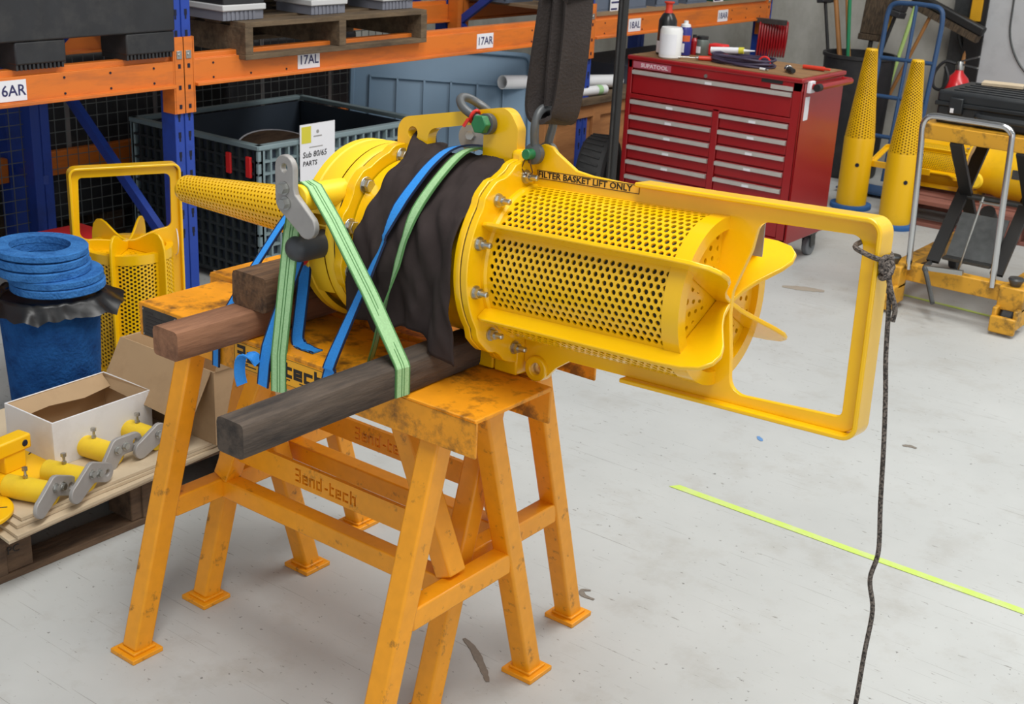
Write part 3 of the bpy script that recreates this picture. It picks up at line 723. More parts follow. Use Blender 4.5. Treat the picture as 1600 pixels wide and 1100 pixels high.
# straps (world coordinates)
def strap(label, pts, wd, w, m, edge, n=5, smooth=False, t=.003, mid=None):
    th = thing('tie_down_strap', label, 'strap')
    P = [Vector(p) for p in pts]
    if smooth: P = smoothpath(P, n)
    if isinstance(wd, list): 
        wdl = []
        for i in range(len(P)):
            q = i*(len(wd)-1)/(len(P)-1); k = min(int(q), len(wd)-2); wdl.append(Vector(wd[k]).lerp(Vector(wd[k+1]), q-k))
    else: wdl = [Vector(wd)]*len(P)
    base = P[len(P)//2]; th.location = base; P = [p-base for p in P]
    MB().ribbon(P, wdl, w, t).build('webbing', m, th)
    for sgn in (-1, 1):
        Q = []
        for i, p in enumerate(P):
            tg = (P[min(i+1, len(P)-1)]-P[max(i-1, 0)]).normalized(); d = (wdl[i]-tg*wdl[i].dot(tg)).normalized(); Q.append(p+d*sgn*(w/2-.0014))
        MB().ribbon(Q, wdl, .003, t*1.25).build('edge_stripe', edge, th)
    if mid:
        for off in mid:
            Q = []
            for i, p in enumerate(P):
                tg = (P[min(i+1, len(P)-1)]-P[max(i-1, 0)]).normalized(); d = (wdl[i]-tg*wdl[i].dot(tg)).normalized(); Q.append(p+d*off)
            MB().ribbon(Q, wdl, .0022, t*1.2).build('centre_stripe', edge, th)
    return th
def dcyl(s, deg, r=.211): return DM @ Vector((s, *pol(r, deg)))
strap('bright blue strap over the dark cloth, coming down onto the trestle edge', [dcyl(-.60, 52), dcyl(-.61, 70), dcyl(-.618, 90), dcyl(-.623, 104), dcyl(-.617, 120), dcyl(-.617, 134), dcyl(-.630, 152), dcyl(-.645, 168), dcyl(-.655, 178), (.628, -.004, .835), (.622, -.0055, .806), (.612, -.0055, .77), (.605, -.0055, .72)], [(1, 0, .25)]*7+[(.7, -.5, .2), (.75, -.5, .2)]+[(1, 0, .2)]*4, .031, 'strap_blue', 'strap_edge', smooth=True, n=4)
strap('pale green strap over the dark cloth, twisting down beside the blue one', [dcyl(-.56, 55), dcyl(-.57, 75), dcyl(-.578, 92), dcyl(-.581, 107), dcyl(-.572, 131), dcyl(-.583, 152), dcyl(-.592, 168), dcyl(-.605, 182), (.70, .063, .93), (.672, .075, .86), (.645, .089, .809)], [(1, 0, .2)]*6+[(.8, -.4, .2)]*2+[(.35, -.9, .1)]*3, .025, 'strap_green', 'strap_green_edge', smooth=True, n=4)
strap('long pale green strap looped over the lever rod and pulled down to the black timber', [(.470, -.0055, .715), (.472, -.0055, .80), (.476, .03, 1.06), (.4785, .042, 1.13), (.485, .045, 1.154), (.505, .046, 1.1675), (.526, .046, 1.161), (.59, .036, 1.105), (.715, .012, .984), (.8215, -.012, .8745), (.8265, -.014, .868), (.8265, -.014, .81)], [(.95, .31, 0)]*3+[(0.2, 1, 0)]*6+[(.1, 1, 0)]*3, .036, 'strap_green', 'strap_green_edge', mid=(-.003, .003))
strap('bright blue strap hooked beside the rubber bumper and buckled on the lettered trestle side', [(.456, .078, 1.01), (.452, .062, .97), (.444, .012, .86), (.437, -.0055, .808), (.428, -.0055, .77), (.420, -.0055, .715)], (1, .1, 0), .031, 'strap_blue', 'strap_edge')
strap('bright blue strap passing over the cone neck and down beside the wooden block', [(.279, .52, .88), (.279, .40, .99), (.279, .345, 1.052), (.279, .30, 1.074), (.279, .262, 1.068), (.279, .225, 1.045), (.279, .18, 1.005), (.279, .06, .885), (.277, -.002, .812), (.275, -.0055, .803), (.270, -.0055, .72)], (1, 0, .0), .022, 'strap_blue', 'strap_edge')
strap('blue strap hanging slack behind the green one with its end on the trestle top', [(.432, .11, 1.06), (.444, .10, 1.0), (.454, .085, .94), (.456, .07, .86), (.464, .056, .814), (.49, .05, .8075), (.53, .05, .8075)], (1, .25, 0), .03, 'strap_blue', 'strap_edge', smooth=True, n=4)
st5 = strap('short frayed blue strap tail curling off the lettered trestle side', [(.414, -.010, .768), (.408, -.02, .783), (.393, -.03, .785), (.383, -.034, .77), (.38, -.034, .74), (.382, -.03, .715)], (.3, 1, 0), .024, 'strap_blue', 'strap_blue', smooth=True, n=4)
hk = thing('strap_hook', 'small steel hook linking the blue strap to the rubber bumper', 'hook', loc=(.44, .075, 1.03))
MB().tube(smoothpath([(-.012, -.01, .045), (-.008, -.014, .02), (0, -.014, 0), (.01, -.01, -.014), (.02, -.004, -.008), (.022, 0, .01)], 5), .004, 8).build('hook', 'steel', hk)
# ------------------------------------------------------------------ pallet rack
mat('rack_blue', rgb(34, 66, 158), .45, dirt=rgb(24, 34, 70), dscale=6, damt=.6, dlo=.5, dhi=.75)
mat('rack_orange', rgb(216, 116, 38), .45, dirt=rgb(150, 84, 50), dscale=5, damt=.7, dlo=.48, dhi=.72, stretch=(1, .5, 3))
mat('slot_dark', rgb(14, 18, 40), .8)
mat('paper', rgb(226, 226, 230), .7, var=.02, dscale=8)
mat('ink_blue', rgb(44, 44, 92), .6)
mat('ink_black', rgb(22, 22, 26), .6)
mat('post_it', rgb(206, 196, 60), .7)
mat('mesh_wire', rgb(104, 108, 106), .5, metal=.4)
mat('black_plastic', rgb(38, 39, 42), .55, var=.15, dscale=8, dirt=rgb(66, 64, 62), damt=.5)
mat('grey_foot', rgb(120, 122, 132), .6, var=.1)
mat('white_band', rgb(196, 196, 196), .6)
mat('pallet_wood', rgb(108, 90, 68), .9, dirt=rgb(58, 46, 34), dscale=5, damt=.8, dlo=.4, dhi=.66, stretch=(5, 1, 5), bump=.3, bscale=16)
mat('pallet_old', rgb(104, 82, 62), .9, dirt=rgb(52, 38, 30), dscale=5, damt=.8, dlo=.4, dhi=.66, stretch=(5, 1, 5), bump=.3, bscale=16)
mat('crate_grey', rgb(122, 140, 144), .5, var=.08, dscale=4)
mat('crate_inner', rgb(48, 58, 70), .6, var=.1, dscale=3)
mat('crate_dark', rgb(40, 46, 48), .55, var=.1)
mat('clip_red', rgb(214, 36, 36), .5)
mat('lid_blue', rgb(92, 118, 140), .5, var=.06, dscale=3)
mat('bin_grey', rgb(96, 106, 122), .55, var=.05)
mat('bin_green', rgb(24, 92, 78), .55, var=.05)
mat('ply', rgb(178, 122, 72), .8, dirt=rgb(120, 72, 40), dscale=3, damt=.7, dlo=.45, dhi=.65, stretch=(1, .4, 3))
mat('shelf_board', rgb(140, 116, 88), .8, var=.1)
mat('pvc', rgb(226, 228, 230), .4, var=.02)
mat('tyre', rgb(34, 34, 34), .75, bump=.2, bscale=30, var=.1)
mat('tarp_grey', rgb(120, 116, 114), .8, var=.08)
RX, RB, RZ = -1.62, -2.5, .95
rack = thing('pallet_rack', 'blue and orange pallet racking with numbered beams along the left side', 'rack', loc=(RX, 1.45, 0))
def rk(mb, name, m, parent=None, **k):
    if parent is None or parent is rack: mb.xf(Matrix.Translation((-RX, -1.45, 0)))
    else: mb.xf(Matrix.Translation((-RX, -1.45, 0)))
    return mb.build(name, m, parent or rack, **k)
SLOT = None
for fi, y in enumerate((-1.25, 1.45, 4.16, 6.24)):
    for x, front in ((RX, True), (RB-.08, False)):
        mb = MB(); w = .045
        # open C upright: two front faces with a crease, and side walls
        xf = x if front else x+.08; sgn = -1 if front else -1
        mb.box(x-.08, x, y-w, y-.003, 0, 3.0).box(x-.08, x-.004, y-.003, y+.003, 0, 3.0).box(x-.08, x, y+.003, y+w, 0, 3.0)
        post = rk(mb, 'upright', 'rack_blue', bevel=.002)
        if front and y > 0:
            sm = MB()
            for k in range(4, 22):
                for yy in (y-.024, y+.024):
                    z = .07+k*.0762; sm.box(x-.001, x+.0012, yy-.006, yy+.006, z, z+.022)
                    sm.box(x-.001, x+.0012, yy-.0035, yy+.0035, z-.014, z)
            o = rk(sm, 'slots', 'slot_dark', post); o['kind'] = 'stuff'
        MB()
    zz = [.25, .95, 1.55, 2.2]
    for k in range(3):
        a, b_ = (RX-.06, RB-.02) if k % 2 == 0 else (RB-.02, RX-.06)
        rk(MB().bar((a, y, zz[k]), (b_, y, zz[k+1]), .03, .04), 'brace', 'rack_blue')
    rk(MB().bar((RX-.06, y, .18), (RB-.02, y, .18), .03, .04), 'brace', 'rack_blue')
def beam(y0, y1, x, z, face=1):
    pr = [(0, 0), (.028, 0), (.028, .012), (.010, .012), (.010, .098), (-.006, .098), (-.006, .118), (-.045, .118), (-.045, 0)]
    mb = MB(); mb.plate([(a*face, b) for a, b in pr], [], plane_m((x, (y0+y1)/2, z), (1, 0, 0), (0, 0, 1)), abs(y1-y0))
    return rk(mb, 'beam', 'rack_orange', bevel=.002)
for y0, y1 in ((-1.2, 1.40), (1.50, 4.11), (4.21, 6.19)):
    bf = beam(y0, y1, RX, RZ); beam(y0, y1, RB-.07, RZ, 1)
    rv = MB()
    for yy in (y0+.09, y0+.28, y0+.47, y1-.09, y1-.28, y1-.47):
        for zz_ in (.975, 1.03): rv.cyl((RX+.0095, yy, zz_), (RX+.012, yy, zz_), .0045, n=8)
    o = rk(rv, 'rivet', 'slot_dark', bf); o['kind'] = 'stuff'
    for ye, s_ in ((y0, 1), (y1, -1)):
        for x in (RX, RB+.0):
            c = rk(MB().box(x-.06, x+.010, ye-.006 if s_ > 0 else ye, ye if s_ > 0 else ye+.006, .85, 1.135).box(x+.002, x+.010, ye-.052 if s_ > 0 else ye+.008, ye-.008 if s_ > 0 else ye+.052, .85, 1.135), 'connector', 'rack_orange')
            if x == RX:
                yc = ye-.028 if s_ > 0 else ye+.028
                h = MB()
                for z in (.868, .94, 1.02): h.box(x+.0095, x+.0115, yc-.006, yc+.006, z, z+.016)
                o = rk(h, 'slots', 'slot_dark', c); o['kind'] = 'stuff'
                rk(MB().box(x+.010, x+.013, yc-.012, yc+.012, 1.055, 1.085).cyl((x+.012, yc, 1.07), (x+.016, yc, 1.07), .006, n=10), 'lock_pin', 'steel', c, bevel=.0008)
for body, y, m in (('16AR', .655, 'ink_blue'), ('17AL', 2.032, 'ink_blue'), ('17AR', 3.20, 'ink_blue'), ('18AL', 4.535, 'ink_blue'), ('18AR', 5.545, 'ink_blue')):
    l = rk(MB().box(RX+.0105, RX+.012, y, y+.125, .968, 1.038), 'bay_label', 'paper'); l['label'] = 'white label reading '+body
    Mt = Matrix.Translation((-RX, -1.45, 0)) @ plane_m((RX+.0125, y+.0625, 1.002), (0, 1, 0), (0, 0, 1))
    text('lettering', body, .052, Mt, m, l, align='CENTER', bold=.0006, ext=.0003)
# wire mesh back panel
wm = MB()
for k in range(0, 62): 
    y = .35+k*.055; wm.bar((RB-.14, y, .12), (RB-.14, y, .93), .003, .003)
for k in range(0, 16):
    z = .12+k*.054; wm.bar((RB-.138, .35, z), (RB-.138, 3.70, z), .003, .003)
o = rk(wm, 'wire_mesh', 'mesh_wire', merge=False); o['kind'] = 'stuff'
# second row of racking close behind
rk2 = thing('pallet_rack', 'second dim row of blue racking standing back to back behind the wire mesh', 'rack', loc=(-2.85, 1.45, 0))
for y in (-1.25, 1.50, 4.16):
    for x in (-2.85, -3.7): MB().box(x-.08+2.85, x+2.85, y-.045-1.45, y+.045-1.45, 0, 3).build('upright', 'rack_blue', rk2, bevel=.002)
    MB().bar((-.05, y-1.45, .42), (-.85, y-1.45, 1.0), .03, .04).build('brace', 'rack_blue', rk2)
for z in (.36, 1.5):
    for y0, y1 in ((-1.2, 1.45), (1.55, 4.1)): MB().box(-.04, .0, y0-1.45, y1-1.45, z, z+.11).build('beam', 'rack_orange', rk2, bevel=.003)
MB().bar((0, .05, .42), (.27, .0, .42), .04, .04).build('row_spacer', 'rack_blue', rk2)

# dark loads added to darken the view behind the wire mesh
for y, h, lab in ((-.35, .95, 'added dark load at the left end of the back racking row'), (.72, .80, 'added dark load in the back row behind the standing basket'), (2.05, .88, 'added dark load in the back row behind the lattice crate'), (3.25, .9, 'added dark load in the back row behind the tipped tub')):
    t = thing('added_dark_load', lab, 'load', loc=(-3.28, y, 0)); MB().box(-.38, .38, -.48, .48, .12, h).build('cover', 'black_plastic', t, bevel=.03, seg=3)
    for yy in (-.4, 0, .4): MB().box(-.36, .36, yy-.05, yy+.05, 0, .12).build('skid', 'pallet_old', t)
    for yy in (-.25, .25): MB().box(-.384, .384, yy-.012, yy+.012, .12, h+.004).build('band', 'tarp_grey', t)
# ---- bay 16: black plastic box pallet
bp = thing('plastic_pallet_box', 'black ribbed plastic box pallet on the left end of the orange beam', 'pallet box', loc=(-2.05, .6, RZ+.118))
z0 = .0
def bpb(name, m, *a, **k):
    mb = MB()
    for q in a: mb.box(*q)
    return mb.build(name, m, bp, **k)
bpb('body', 'black_plastic', (-.47, .46, -.75, .80, .095, .32), bevel=.006)
ribs = MB()
for k in range(24): ribs.box(.46, .464, -.72+k*.063, -.712+k*.063, .11, .31)
bpb('rim', 'black_plastic', (-.48, .47, -.76, .81, .30, .325), bevel=.004)
for y0, y1 in ((-.75, -.52), (.14, .335), (.585, .80)):
    for x0, x1 in ((.30, .455), (-.47, -.30)):
        f = bpb('foot', 'black_plastic', (x0, x1, y0, y1, .018, .095), bevel=.006)
        r_ = MB()
        for k in range(int((y1-y0)/.016)): r_.box(x0+.004, x1-.004, y0+k*.016+.002, y0+k*.016+.010, .0, .02)
        r_.build('foot_rib', 'black_plastic', f)['kind'] = 'stuff'
# ---- bay 17: wooden pallet + bulk bin
def make_pallet(name, label, cat, loc, sx, sy, m, h=.14, bearers=3, nb=7, rotz=0., boards_along='y'):
    """boards run along local Y; bearers (stringers) along local X"""
    t = thing(name, label, cat, loc=loc, rotz=rotz)
    bw = .09
    for k in range(nb):
        x = -sx/2+bw/2+k*(sx-bw)/(nb-1); dz = rng.uniform(-.0015, .0015)
        MB().box(x-bw/2, x+bw/2, -sy/2+rng.uniform(0, .006), sy/2-rng.uniform(0, .006), h-.02+dz, h+dz).build('deck_board', m, t, bevel=.002)
    for k in (0, nb//2, nb-1):
        x = -sx/2+bw/2+k*(sx-bw)/(nb-1)
        MB().box(x-bw/2, x+bw/2, -sy/2, sy/2, 0, .02).build('base_board', m, t, bevel=.002)
    for k in range(bearers):
        y = -sy/2+.02+k*(sy-.04)/(bearers-1)
        MB().box(-sx/2, sx/2, y-.02, y+.02, .02, h-.02).build('bearer', m, t, bevel=.002)
    return t
make_pallet('wooden_pallet', 'weathered wooden pallet sitting on the orange beam above the 17AL label', 'pallet', (-2.07, 2.255, RZ+.118-.036+.0), 1.0, 1.07, 'pallet_wood', h=.145)
bb = thing('bulk_bin', 'black plastic bulk bin with grey ribbed feet on the wooden rack pallet', 'bin', loc=(-2.07, 2.255, RZ+.118-.036+.146))
MB().box(-.47, .45, -.58, .55, .15, .6).build('body', 'black_plastic', bb, bevel=.008)
for y0, y1 in ((-.60, -.37), (-.13, .09), (.30, .52)):
    for x0, x1 in ((.22, .44), (-.46, -.28)):
        f = MB().box(x0, x1, y0+.01, y1-.01, .06, .152).build('foot', 'black_plastic', bb, bevel=.005)
        MB().box(x0-.004, x1+.004, y0+.004, y1-.004, .036, .06).build('foot_band', 'white_band', f, bevel=.004)
        g = MB().box(x0+.004, x1-.006, y0+.012, y1-.012, 0, .036)
        for k in range(7): g.box(x1-.006, x1-.002, y0+.03+k*.022, y0+.04+k*.022, 0, .034)
        g.build('foot_base', 'grey_foot', f)
# ---- bay 18: shelf board with open bins
sb = tag(MB().box(-2.58, RX+.005, 4.22, 6.18, RZ+.118, RZ+.134).build('shelf_board', 'shelf_board'), 'tan shelf board under the parts bins on the far bay', 'shelf')
ZB = RZ+.134
def bin_(x, y, w, d, h, m, label, cat='bin'):
    t = thing('parts_bin', label, cat, loc=(x, y, ZB))
    mb = MB(); w2 = w/2; th = .008
    mb.box(-d, 0, -w2, w2, 0, th); mb.box(-d, -d+th, -w2, w2, th, h)
    for s_ in (-1, 1):
        pr = [(-d, th), (0, th), (0, h*.45), (-d*.35, h), (-d, h)]
        mb.plate(pr, [], plane_m((0, s_*(w2-th/2), 0), (1, 0, 0), (0, 0, 1)), th)
    mb.build('shell', m, t)
    MB().box(-th, 0, -w2, w2, th, h*.38).build('front_lip', m, t, bevel=.002)
    return t
bin_(-1.66, 4.36, .22, .36, .20, 'bin_grey', 'grey open parts bin at the near end of the tan shelf')
bin_(-1.66, 4.68, .22, .36, .20, 'bin_grey', 'second grey open parts bin along the tan shelf')
bin_(-1.66, 5.02, .26, .36, .20, 'bin_grey', 'third grey open parts bin, beside the black bottle')
bin_(-1.66, 5.36, .24, .36, .20, 'bin_grey', 'grey open parts bin next to the green bins')
bin_(-1.66, 5.70, .26, .36, .20, 'bin_green', 'dark green parts bin behind the hanging paper')
bin_(-1.66, 6.02, .26, .36, .20, 'bin_green', 'dark green parts bin at the far end of the shelf')
for y, w, lab in ((4.445, .10, 'white paper sheet hanging from the first grey parts bin'), (5.60, .12, 'white paper note hanging between the grey and green parts bins')):
    t = thing('paper_sheet', lab, 'paper', loc=(-1.648, y, ZB-.055))
    MB().box(0, .0015, -w/2, w/2, 0, .21).build('sheet', 'paper', t)
    for i, (a, b_) in enumerate(((-.35, .35), (-.4, .4), (-.42, .2))):
        MB().box(.0015, .002, a*w, b_*w, .13-i*.035, .14-i*.035).build('printed_line', 'ink_blue', t)
for i, (y, lab) in enumerate(((4.30, 'grey parts bin at the back of the tan shelf behind the blue brace'), (4.62, 'grey parts bin at the back of the shelf, right of the blue brace'))): bin_(-2.2, y, .26, .3, .2, 'bin_grey', lab)

# ---- under the racking: folding crate
def make_crate(label, loc, sx, sy, h):
    t = thing('folding_crate', label, 'crate', loc=loc)
    th = .03
    MB().box(-sx/2+.02, sx/2-.02, -sy/2+.02, sy/2-.02, 0, .03).build('base', 'crate_dark', t)
    for nm, m, q in (('wall_panel', 'crate_inner', (sx/2-.03, sx/2-.022, -sy/2+.03, sy/2-.03, .03, h-.02)), ('wall_panel', 'crate_inner', (-sx/2+.022, -sx/2+.03, -sy/2+.03, sy/2-.03, .03, h-.02)), ('wall_panel', 'crate_inner', (-sx/2+.03, sx/2-.03, -sy/2+.022, -sy/2+.03, .03, h-.02)), ('wall_panel', 'crate_inner', (-sx/2+.03, sx/2-.03, sy/2-.03, sy/2-.022, .03, h-.02))):
        MB().box(*q).build(nm, m, t)
    # front lattice (+X) and near lattice (-Y)
    f = MB()
    for k in range(int(sy/.052)+1): y = -sy/2+.02+k*(sy-.04)/int(sy/.052); f.box(sx/2-.022, sx/2, y-.005, y+.005, .02, h)
    for k in range(int(h/.055)+1): z = .02+k*(h-.03)/int(h/.055); f.box(sx/2-.022, sx/2-.001, -sy/2, sy/2, z-.005, z+.005)
    f.build('front_lattice', 'crate_grey', t)['kind'] = 'stuff'
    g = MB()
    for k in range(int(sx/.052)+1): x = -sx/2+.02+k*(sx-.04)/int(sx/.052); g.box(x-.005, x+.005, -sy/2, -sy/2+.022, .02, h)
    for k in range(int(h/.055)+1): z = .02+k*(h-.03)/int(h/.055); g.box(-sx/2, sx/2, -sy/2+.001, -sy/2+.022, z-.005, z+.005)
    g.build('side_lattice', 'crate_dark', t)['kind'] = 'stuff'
    for x in (-sx/2, sx/2):
        for y in (-sy/2, sy/2):
            MB().box(x-.03 if x > 0 else x, x if x > 0 else x+.03, y-.04 if y > 0 else y, y if y > 0 else y+.04, 0, h+.004).build('corner_post', 'crate_grey', t, bevel=.006)
    rm = MB()
    rm.box(sx/2-.034, sx/2+.004, -sy/2, sy/2, h-.012, h+.008); rm.box(-sx/2-.004, -sx/2+.034, -sy/2, sy/2, h-.012, h+.008)
    rm.box(-sx/2, sx/2, -sy/2-.004, -sy/2+.034, h-.012, h+.008); rm.box(-sx/2, sx/2, sy/2-.034, sy/2+.004, h-.012, h+.008)
    rm.build('rim', 'crate_grey', t, bevel=.003)
    for x in (sx/2-.075, sx/2-.20): MB().box(x, x+.03, -sy/2-.008, -sy/2+.005, h-.135, h-.045).build('clip', 'clip_red', t, bevel=.003, label='red plastic clip')
    return t
make_crate('large grey lattice-sided folding crate with red clips under the racking', (-2.14, 2.43, .03), .86, 1.06, .61)
t = thing('pipe_disc', 'round pale rimmed metal disc lying inside the grey lattice crate', 'disc', loc=(-1.98, 2.30, .50))
MB().lathe([(0, .02), (.2, .03), (.215, .02), (.22, 0), (.2, -.015), (0, -.015)], ax=(.35, -.1, 1), n=40).build('disc', 'pallet_old', t)
MB().lathe([(.214, .018), (.222, .022), (.224, .004), (.216, 0)], ax=(.35, -.1, 1), n=40).build('rim', 'paper', t)
# paper sign on the crate
ps = thing('paper_sign', 'white handwritten sign with yellow square fixed to the lattice crate', 'sign', loc=(-1.698, 2.23, .44))
Ms = plane_m((0, 0, 0), (0, 1, .0), (.0, -.10, 1))
MB().plate([(-.105, 0), (.105, 0), (.105, .272), (-.105, .272)], [], Ms @ Matrix.Translation((0, 0, .0)), .002).build('sheet', 'paper', ps)
MB().plate([(-.096, .19), (-.040, .19), (-.040, .262), (-.096, .262)], [], Ms @ Matrix.Translation((0, 0, .0014)), .001).build('yellow_square', 'post_it', ps)
hw = lambda body, x, y, s: text('handwriting', body, s, Ms @ Matrix.Translation((x, y, .0018)), 'ink_black', ps, ext=.0003, bold=.0004, shear=.12)
hw('Sub 80/65', -.090, .138, .036); hw('PARTS', -.090, .100, .030)
lg = MB().plate(circ(.0, .235, .008, 12), [], Ms @ Matrix.Translation((0, 0, .0014)), .001)
lg.plate([(-.025, .213), (.025, .213), (.025, .218), (-.025, .218)], [], Ms @ Matrix.Translation((0, 0, .0014)), .001).plate([(-.05, .168), (.03, .168), (.03, .172), (-.05, .172)], [], Ms @ Matrix.Translation((0, 0, .0014)), .001)
lg.build('letterhead', 'plate_grey', ps)['kind'] = 'stuff'
# blue grey tub leaning on its side behind the crate
tb = thing('plastic_tub', 'blue grey plastic tub lid tipped up between the crate and the pipes', 'lid', M=plane_m((-1.99, 3.40, .41), (.62, .70, -.05), (-.25, .22, .9)))
MB().plate(rrect(-.46, -.40, .46, .50, .03), [], Matrix.Identity(4), .012).build('panel', 'lid_blue', tb, bevel=.003)
rm = MB(); rm.plate(rrect(-.48, -.42, .48, .52, .045), [rrect(-.455, -.395, .455, .495, .03)], Matrix.Translation((0, 0, -.01)), .07); rm.build('rim', 'lid_blue', tb, bevel=.006)
for k in range(6): MB().box(-.38+k*.14, -.37+k*.14, -.30, .34, .006, .022).build('rib', 'lid_blue', tb)
MB().box(-.38, .33, .335, .35, .006, .022).build('rib', 'lid_blue', tb)
# timber crate, pipes and tyres
wb = thing('plywood_crate', 'orange brown plywood crate under the far bay behind the tyre', 'crate', loc=(-2.0, 4.05, 0))
MB().box(-.40, .37, -.22, .72, .06, .60).build('box', 'ply', wb, bevel=.004)
for y in (-.22, .20, .65): MB().box(.37, .39, y, y+.07, .06, .60).build('batten', 'ply', wb, bevel=.003)
for z in (.06, .53): MB().box(.37, .388, -.15, .65, z, z+.07).build('batten', 'ply', wb, bevel=.003)
for y in (-.18, .2, .6): MB().box(-.38, .36, y, y+.08, 0, .06).build('skid', 'pallet_wood', wb)
MB().box(-.42, .41, .06, .75, .60, .64).build('lid_board', 'pallet_wood', wb, bevel=.004)
for i, (p0, p1, r, lab) in enumerate((((-1.80, 3.66, .745), (-1.70, 4.62, .68), .036, 'thick white plastic pipe lying on the plywood crate'), ((-1.66, 3.90, .672), (-1.62, 4.36, .668), .026, 'thinner white plastic pipe with green mark in front of the thick one'))):
    t = thing('plastic_pipe', lab, 'pipe', loc=p0); d = Vector(p1)-Vector(p0)
    a_ = d.normalized(); mb = MB(); mb.lathe([(r-.004, 0), (r, 0), (r, d.length), (r-.004, d.length), (r-.004, 0)], ax=d, n=20); mb.build('pipe', 'pvc', t)
    MB().cyl(a_*(d.length-.08), a_*(d.length-.04), r+.001, n=20, caps=False).build('mark', 'strap_green' if i else 'pvc', t)
def tyre(label, M, R_=.24, r_=.075):
    t = thing('tyre', label, 'tyre', M=M)
    pr = [(R_-.10, -.05), (R_-.06, -.075), (R_-.015, -.07), (R_, -.045), (R_, .045), (R_-.015, .07), (R_-.06, .075), (R_-.10, .05), (R_-.10, -.05)]
    MB().lathe(pr, n=40).build('casing', 'tyre', t)
    tr = MB()
    for k in range(36):
        a = 2*math.pi*k/36; tr.bar((R_*math.cos(a), R_*math.sin(a), -.05), (R_*math.cos(a+.08), R_*math.sin(a+.08), .05), .012, .008, up=(math.cos(a), math.sin(a), 0))
    tr.build('tread', 'tyre', t)['kind'] = 'stuff'
    return t
tyre('black tyre standing upright in front of the plywood crate', plane_m((-1.40, 4.02, .245), (.30, -.95, 0), (0, 0, 1)))
tyre('black tyre lying flat behind the white pipes', Matrix.Translation((-2.12, 4.12, .716)), .22)
gs = thing('slatted_crate', 'dark grey crate of upright slats under the far bay label', 'crate', loc=(-1.93, 5.0, 0))
MB().box(-.3, .25, -.20, .85, 0, .74).build('body', 'bin_grey', gs)
for k in range(22): MB().box(.25, .265, -.19+k*.048, -.165+k*.048, .02, .75).build('slat', 'crate_grey', gs)

# ---- left corner: basket, bin, rings
BK = thing('filter_basket', 'yellow perforated filter basket standing on its flange with the handle frame up', 'filter basket', M=Matrix.Translation((-1.409, 1.009, 0)) @ Matrix.Rotation(1.128, 4, 'Z') @ Matrix(((0, 0, 1, 0), (0, -1, 0, 0), (1, 0, 0, .453), (0, 0, 0, 1))))
make_basket_parts(BK)
lp = MB().tube(smoothpath([(-.02, -.10, .165), (.03, -.04, .175), (.05, .02, .17), (.01, .06, .165), (-.04, .02, .168), (-.05, -.05, .163)], 4, closed=True), .0018, 6, closed=True); lp.build('white_cord', 'paper', BK)
mat('blue_fibre', rgb(34, 86, 150), .95, dirt=rgb(20, 52, 104), dscale=14, damt=.8, dlo=.42, dhi=.66, bump=.5, bscale=90, spec=.15)
mat('blue_ring', rgb(62, 122, 188), .9, dirt=rgb(38, 88, 150), dscale=24, damt=.8, dlo=.42, dhi=.66, bump=.5, bscale=120, spec=.15)
mat('bag_black', rgb(18, 18, 20), .36, var=.1, dscale=6)
BC = (-1.19, .535)
bn = thing('waste_bin', 'blue fibre drum lined with a black plastic bag, behind the white carton', 'drum', loc=(BC[0], BC[1], 0))
MB().lathe([(0, .004), (.134, .0), (.138, .01), (.159, .43), (.150, .43), (.13, .02), (0, .02)], n=48).build('shell', 'blue_fibre', bn)
rows = []
for j in range(9):
    row = []
    for k in range(73):
        a = 2*math.pi*k/72; t = j/8
        if t < .35: r = .145+.016*t/.35; z = .425+.02*t/.35
        else:
            q = (t-.35)/.65; r = .163+.022*q+.045*q*max(0, noise.noise((math.cos(a)*2, math.sin(a)*2, 3)))+.05*q*max(0, math.cos(a-1.0))**3; z = .445-.05*q+.028*q*noise.noise((math.cos(a)*5, math.sin(a)*5, 1.))
        r += .006*noise.noise((math.cos(a)*7, math.sin(a)*7, t*4)); row.append(Vector((r*math.cos(a), r*math.sin(a), z+.006*noise.noise((math.cos(a)*11, math.sin(a)*11, t*3)))))
    rows.append(row)
MB().grid(rows).lathe([(0, .40), (.145, .425)], n=36).build('liner_bag', 'bag_black', bn, sharp=180)
z = .455
for i, (dx, dy, tilt, h) in enumerate(((.022, .022, .02, .026), (.016, .02, .02, .024), (-.012, -.004, .05, .028), (-.016, -.008, .05, .026), (-.014, -.010, .05, .022))):
    names = ['lowest blue fibre ring in the stack on the drum', 'second blue fibre ring from the bottom of the stack', 'middle blue fibre ring of the stack', 'fourth blue fibre ring up the stack', 'topmost blue fibre ring of the stack on the drum']
    o = MB().lathe([(.094, 0), (.0935, h), (.1445, h), (.1475, h*.86), (.1475, h*.12), (.1445, 0), (.094, 0)], n=56).build('fibre_ring', 'blue_ring')
    o.location = (BC[0]+dx, BC[1]+dy, z); o.rotation_euler = (tilt*.6, -tilt*.3, i*.7); tag(o, names[i], 'ring', 'blue fibre rings stacked on the drum'); z += h+.003
rb = thing('red_tray', 'red plastic tray on the floor behind the blue drum', 'tray', loc=(-1.98, 1.16, 0))
MB().box(-.12, .12, -.13, .13, 0, .32).build('body', 'rack_blue', rb, bevel=.01); MB().box(-.13, .13, -.14, .14, .32, .35).build('lid', 'clip_red', rb, bevel=.01)
cb = MB(); rows = [[Vector((-1.75+.2*(i/8-.5)+.03*noise.noise((i, j, 2)), .42+.26*(j/8-.5), .02+.42*math.exp(-((i/8-.5)**2+(j/8-.5)**2)*7)+.06*noise.noise((i*.9, j*.9, 5)))) for j in range(9)] for i in range(9)]
tag(MB().grid(rows).build('crumpled_wrap', 'pallet_old', sharp=20), 'crumpled brown wrapping heaped at the left edge behind the drum', 'wrapping')
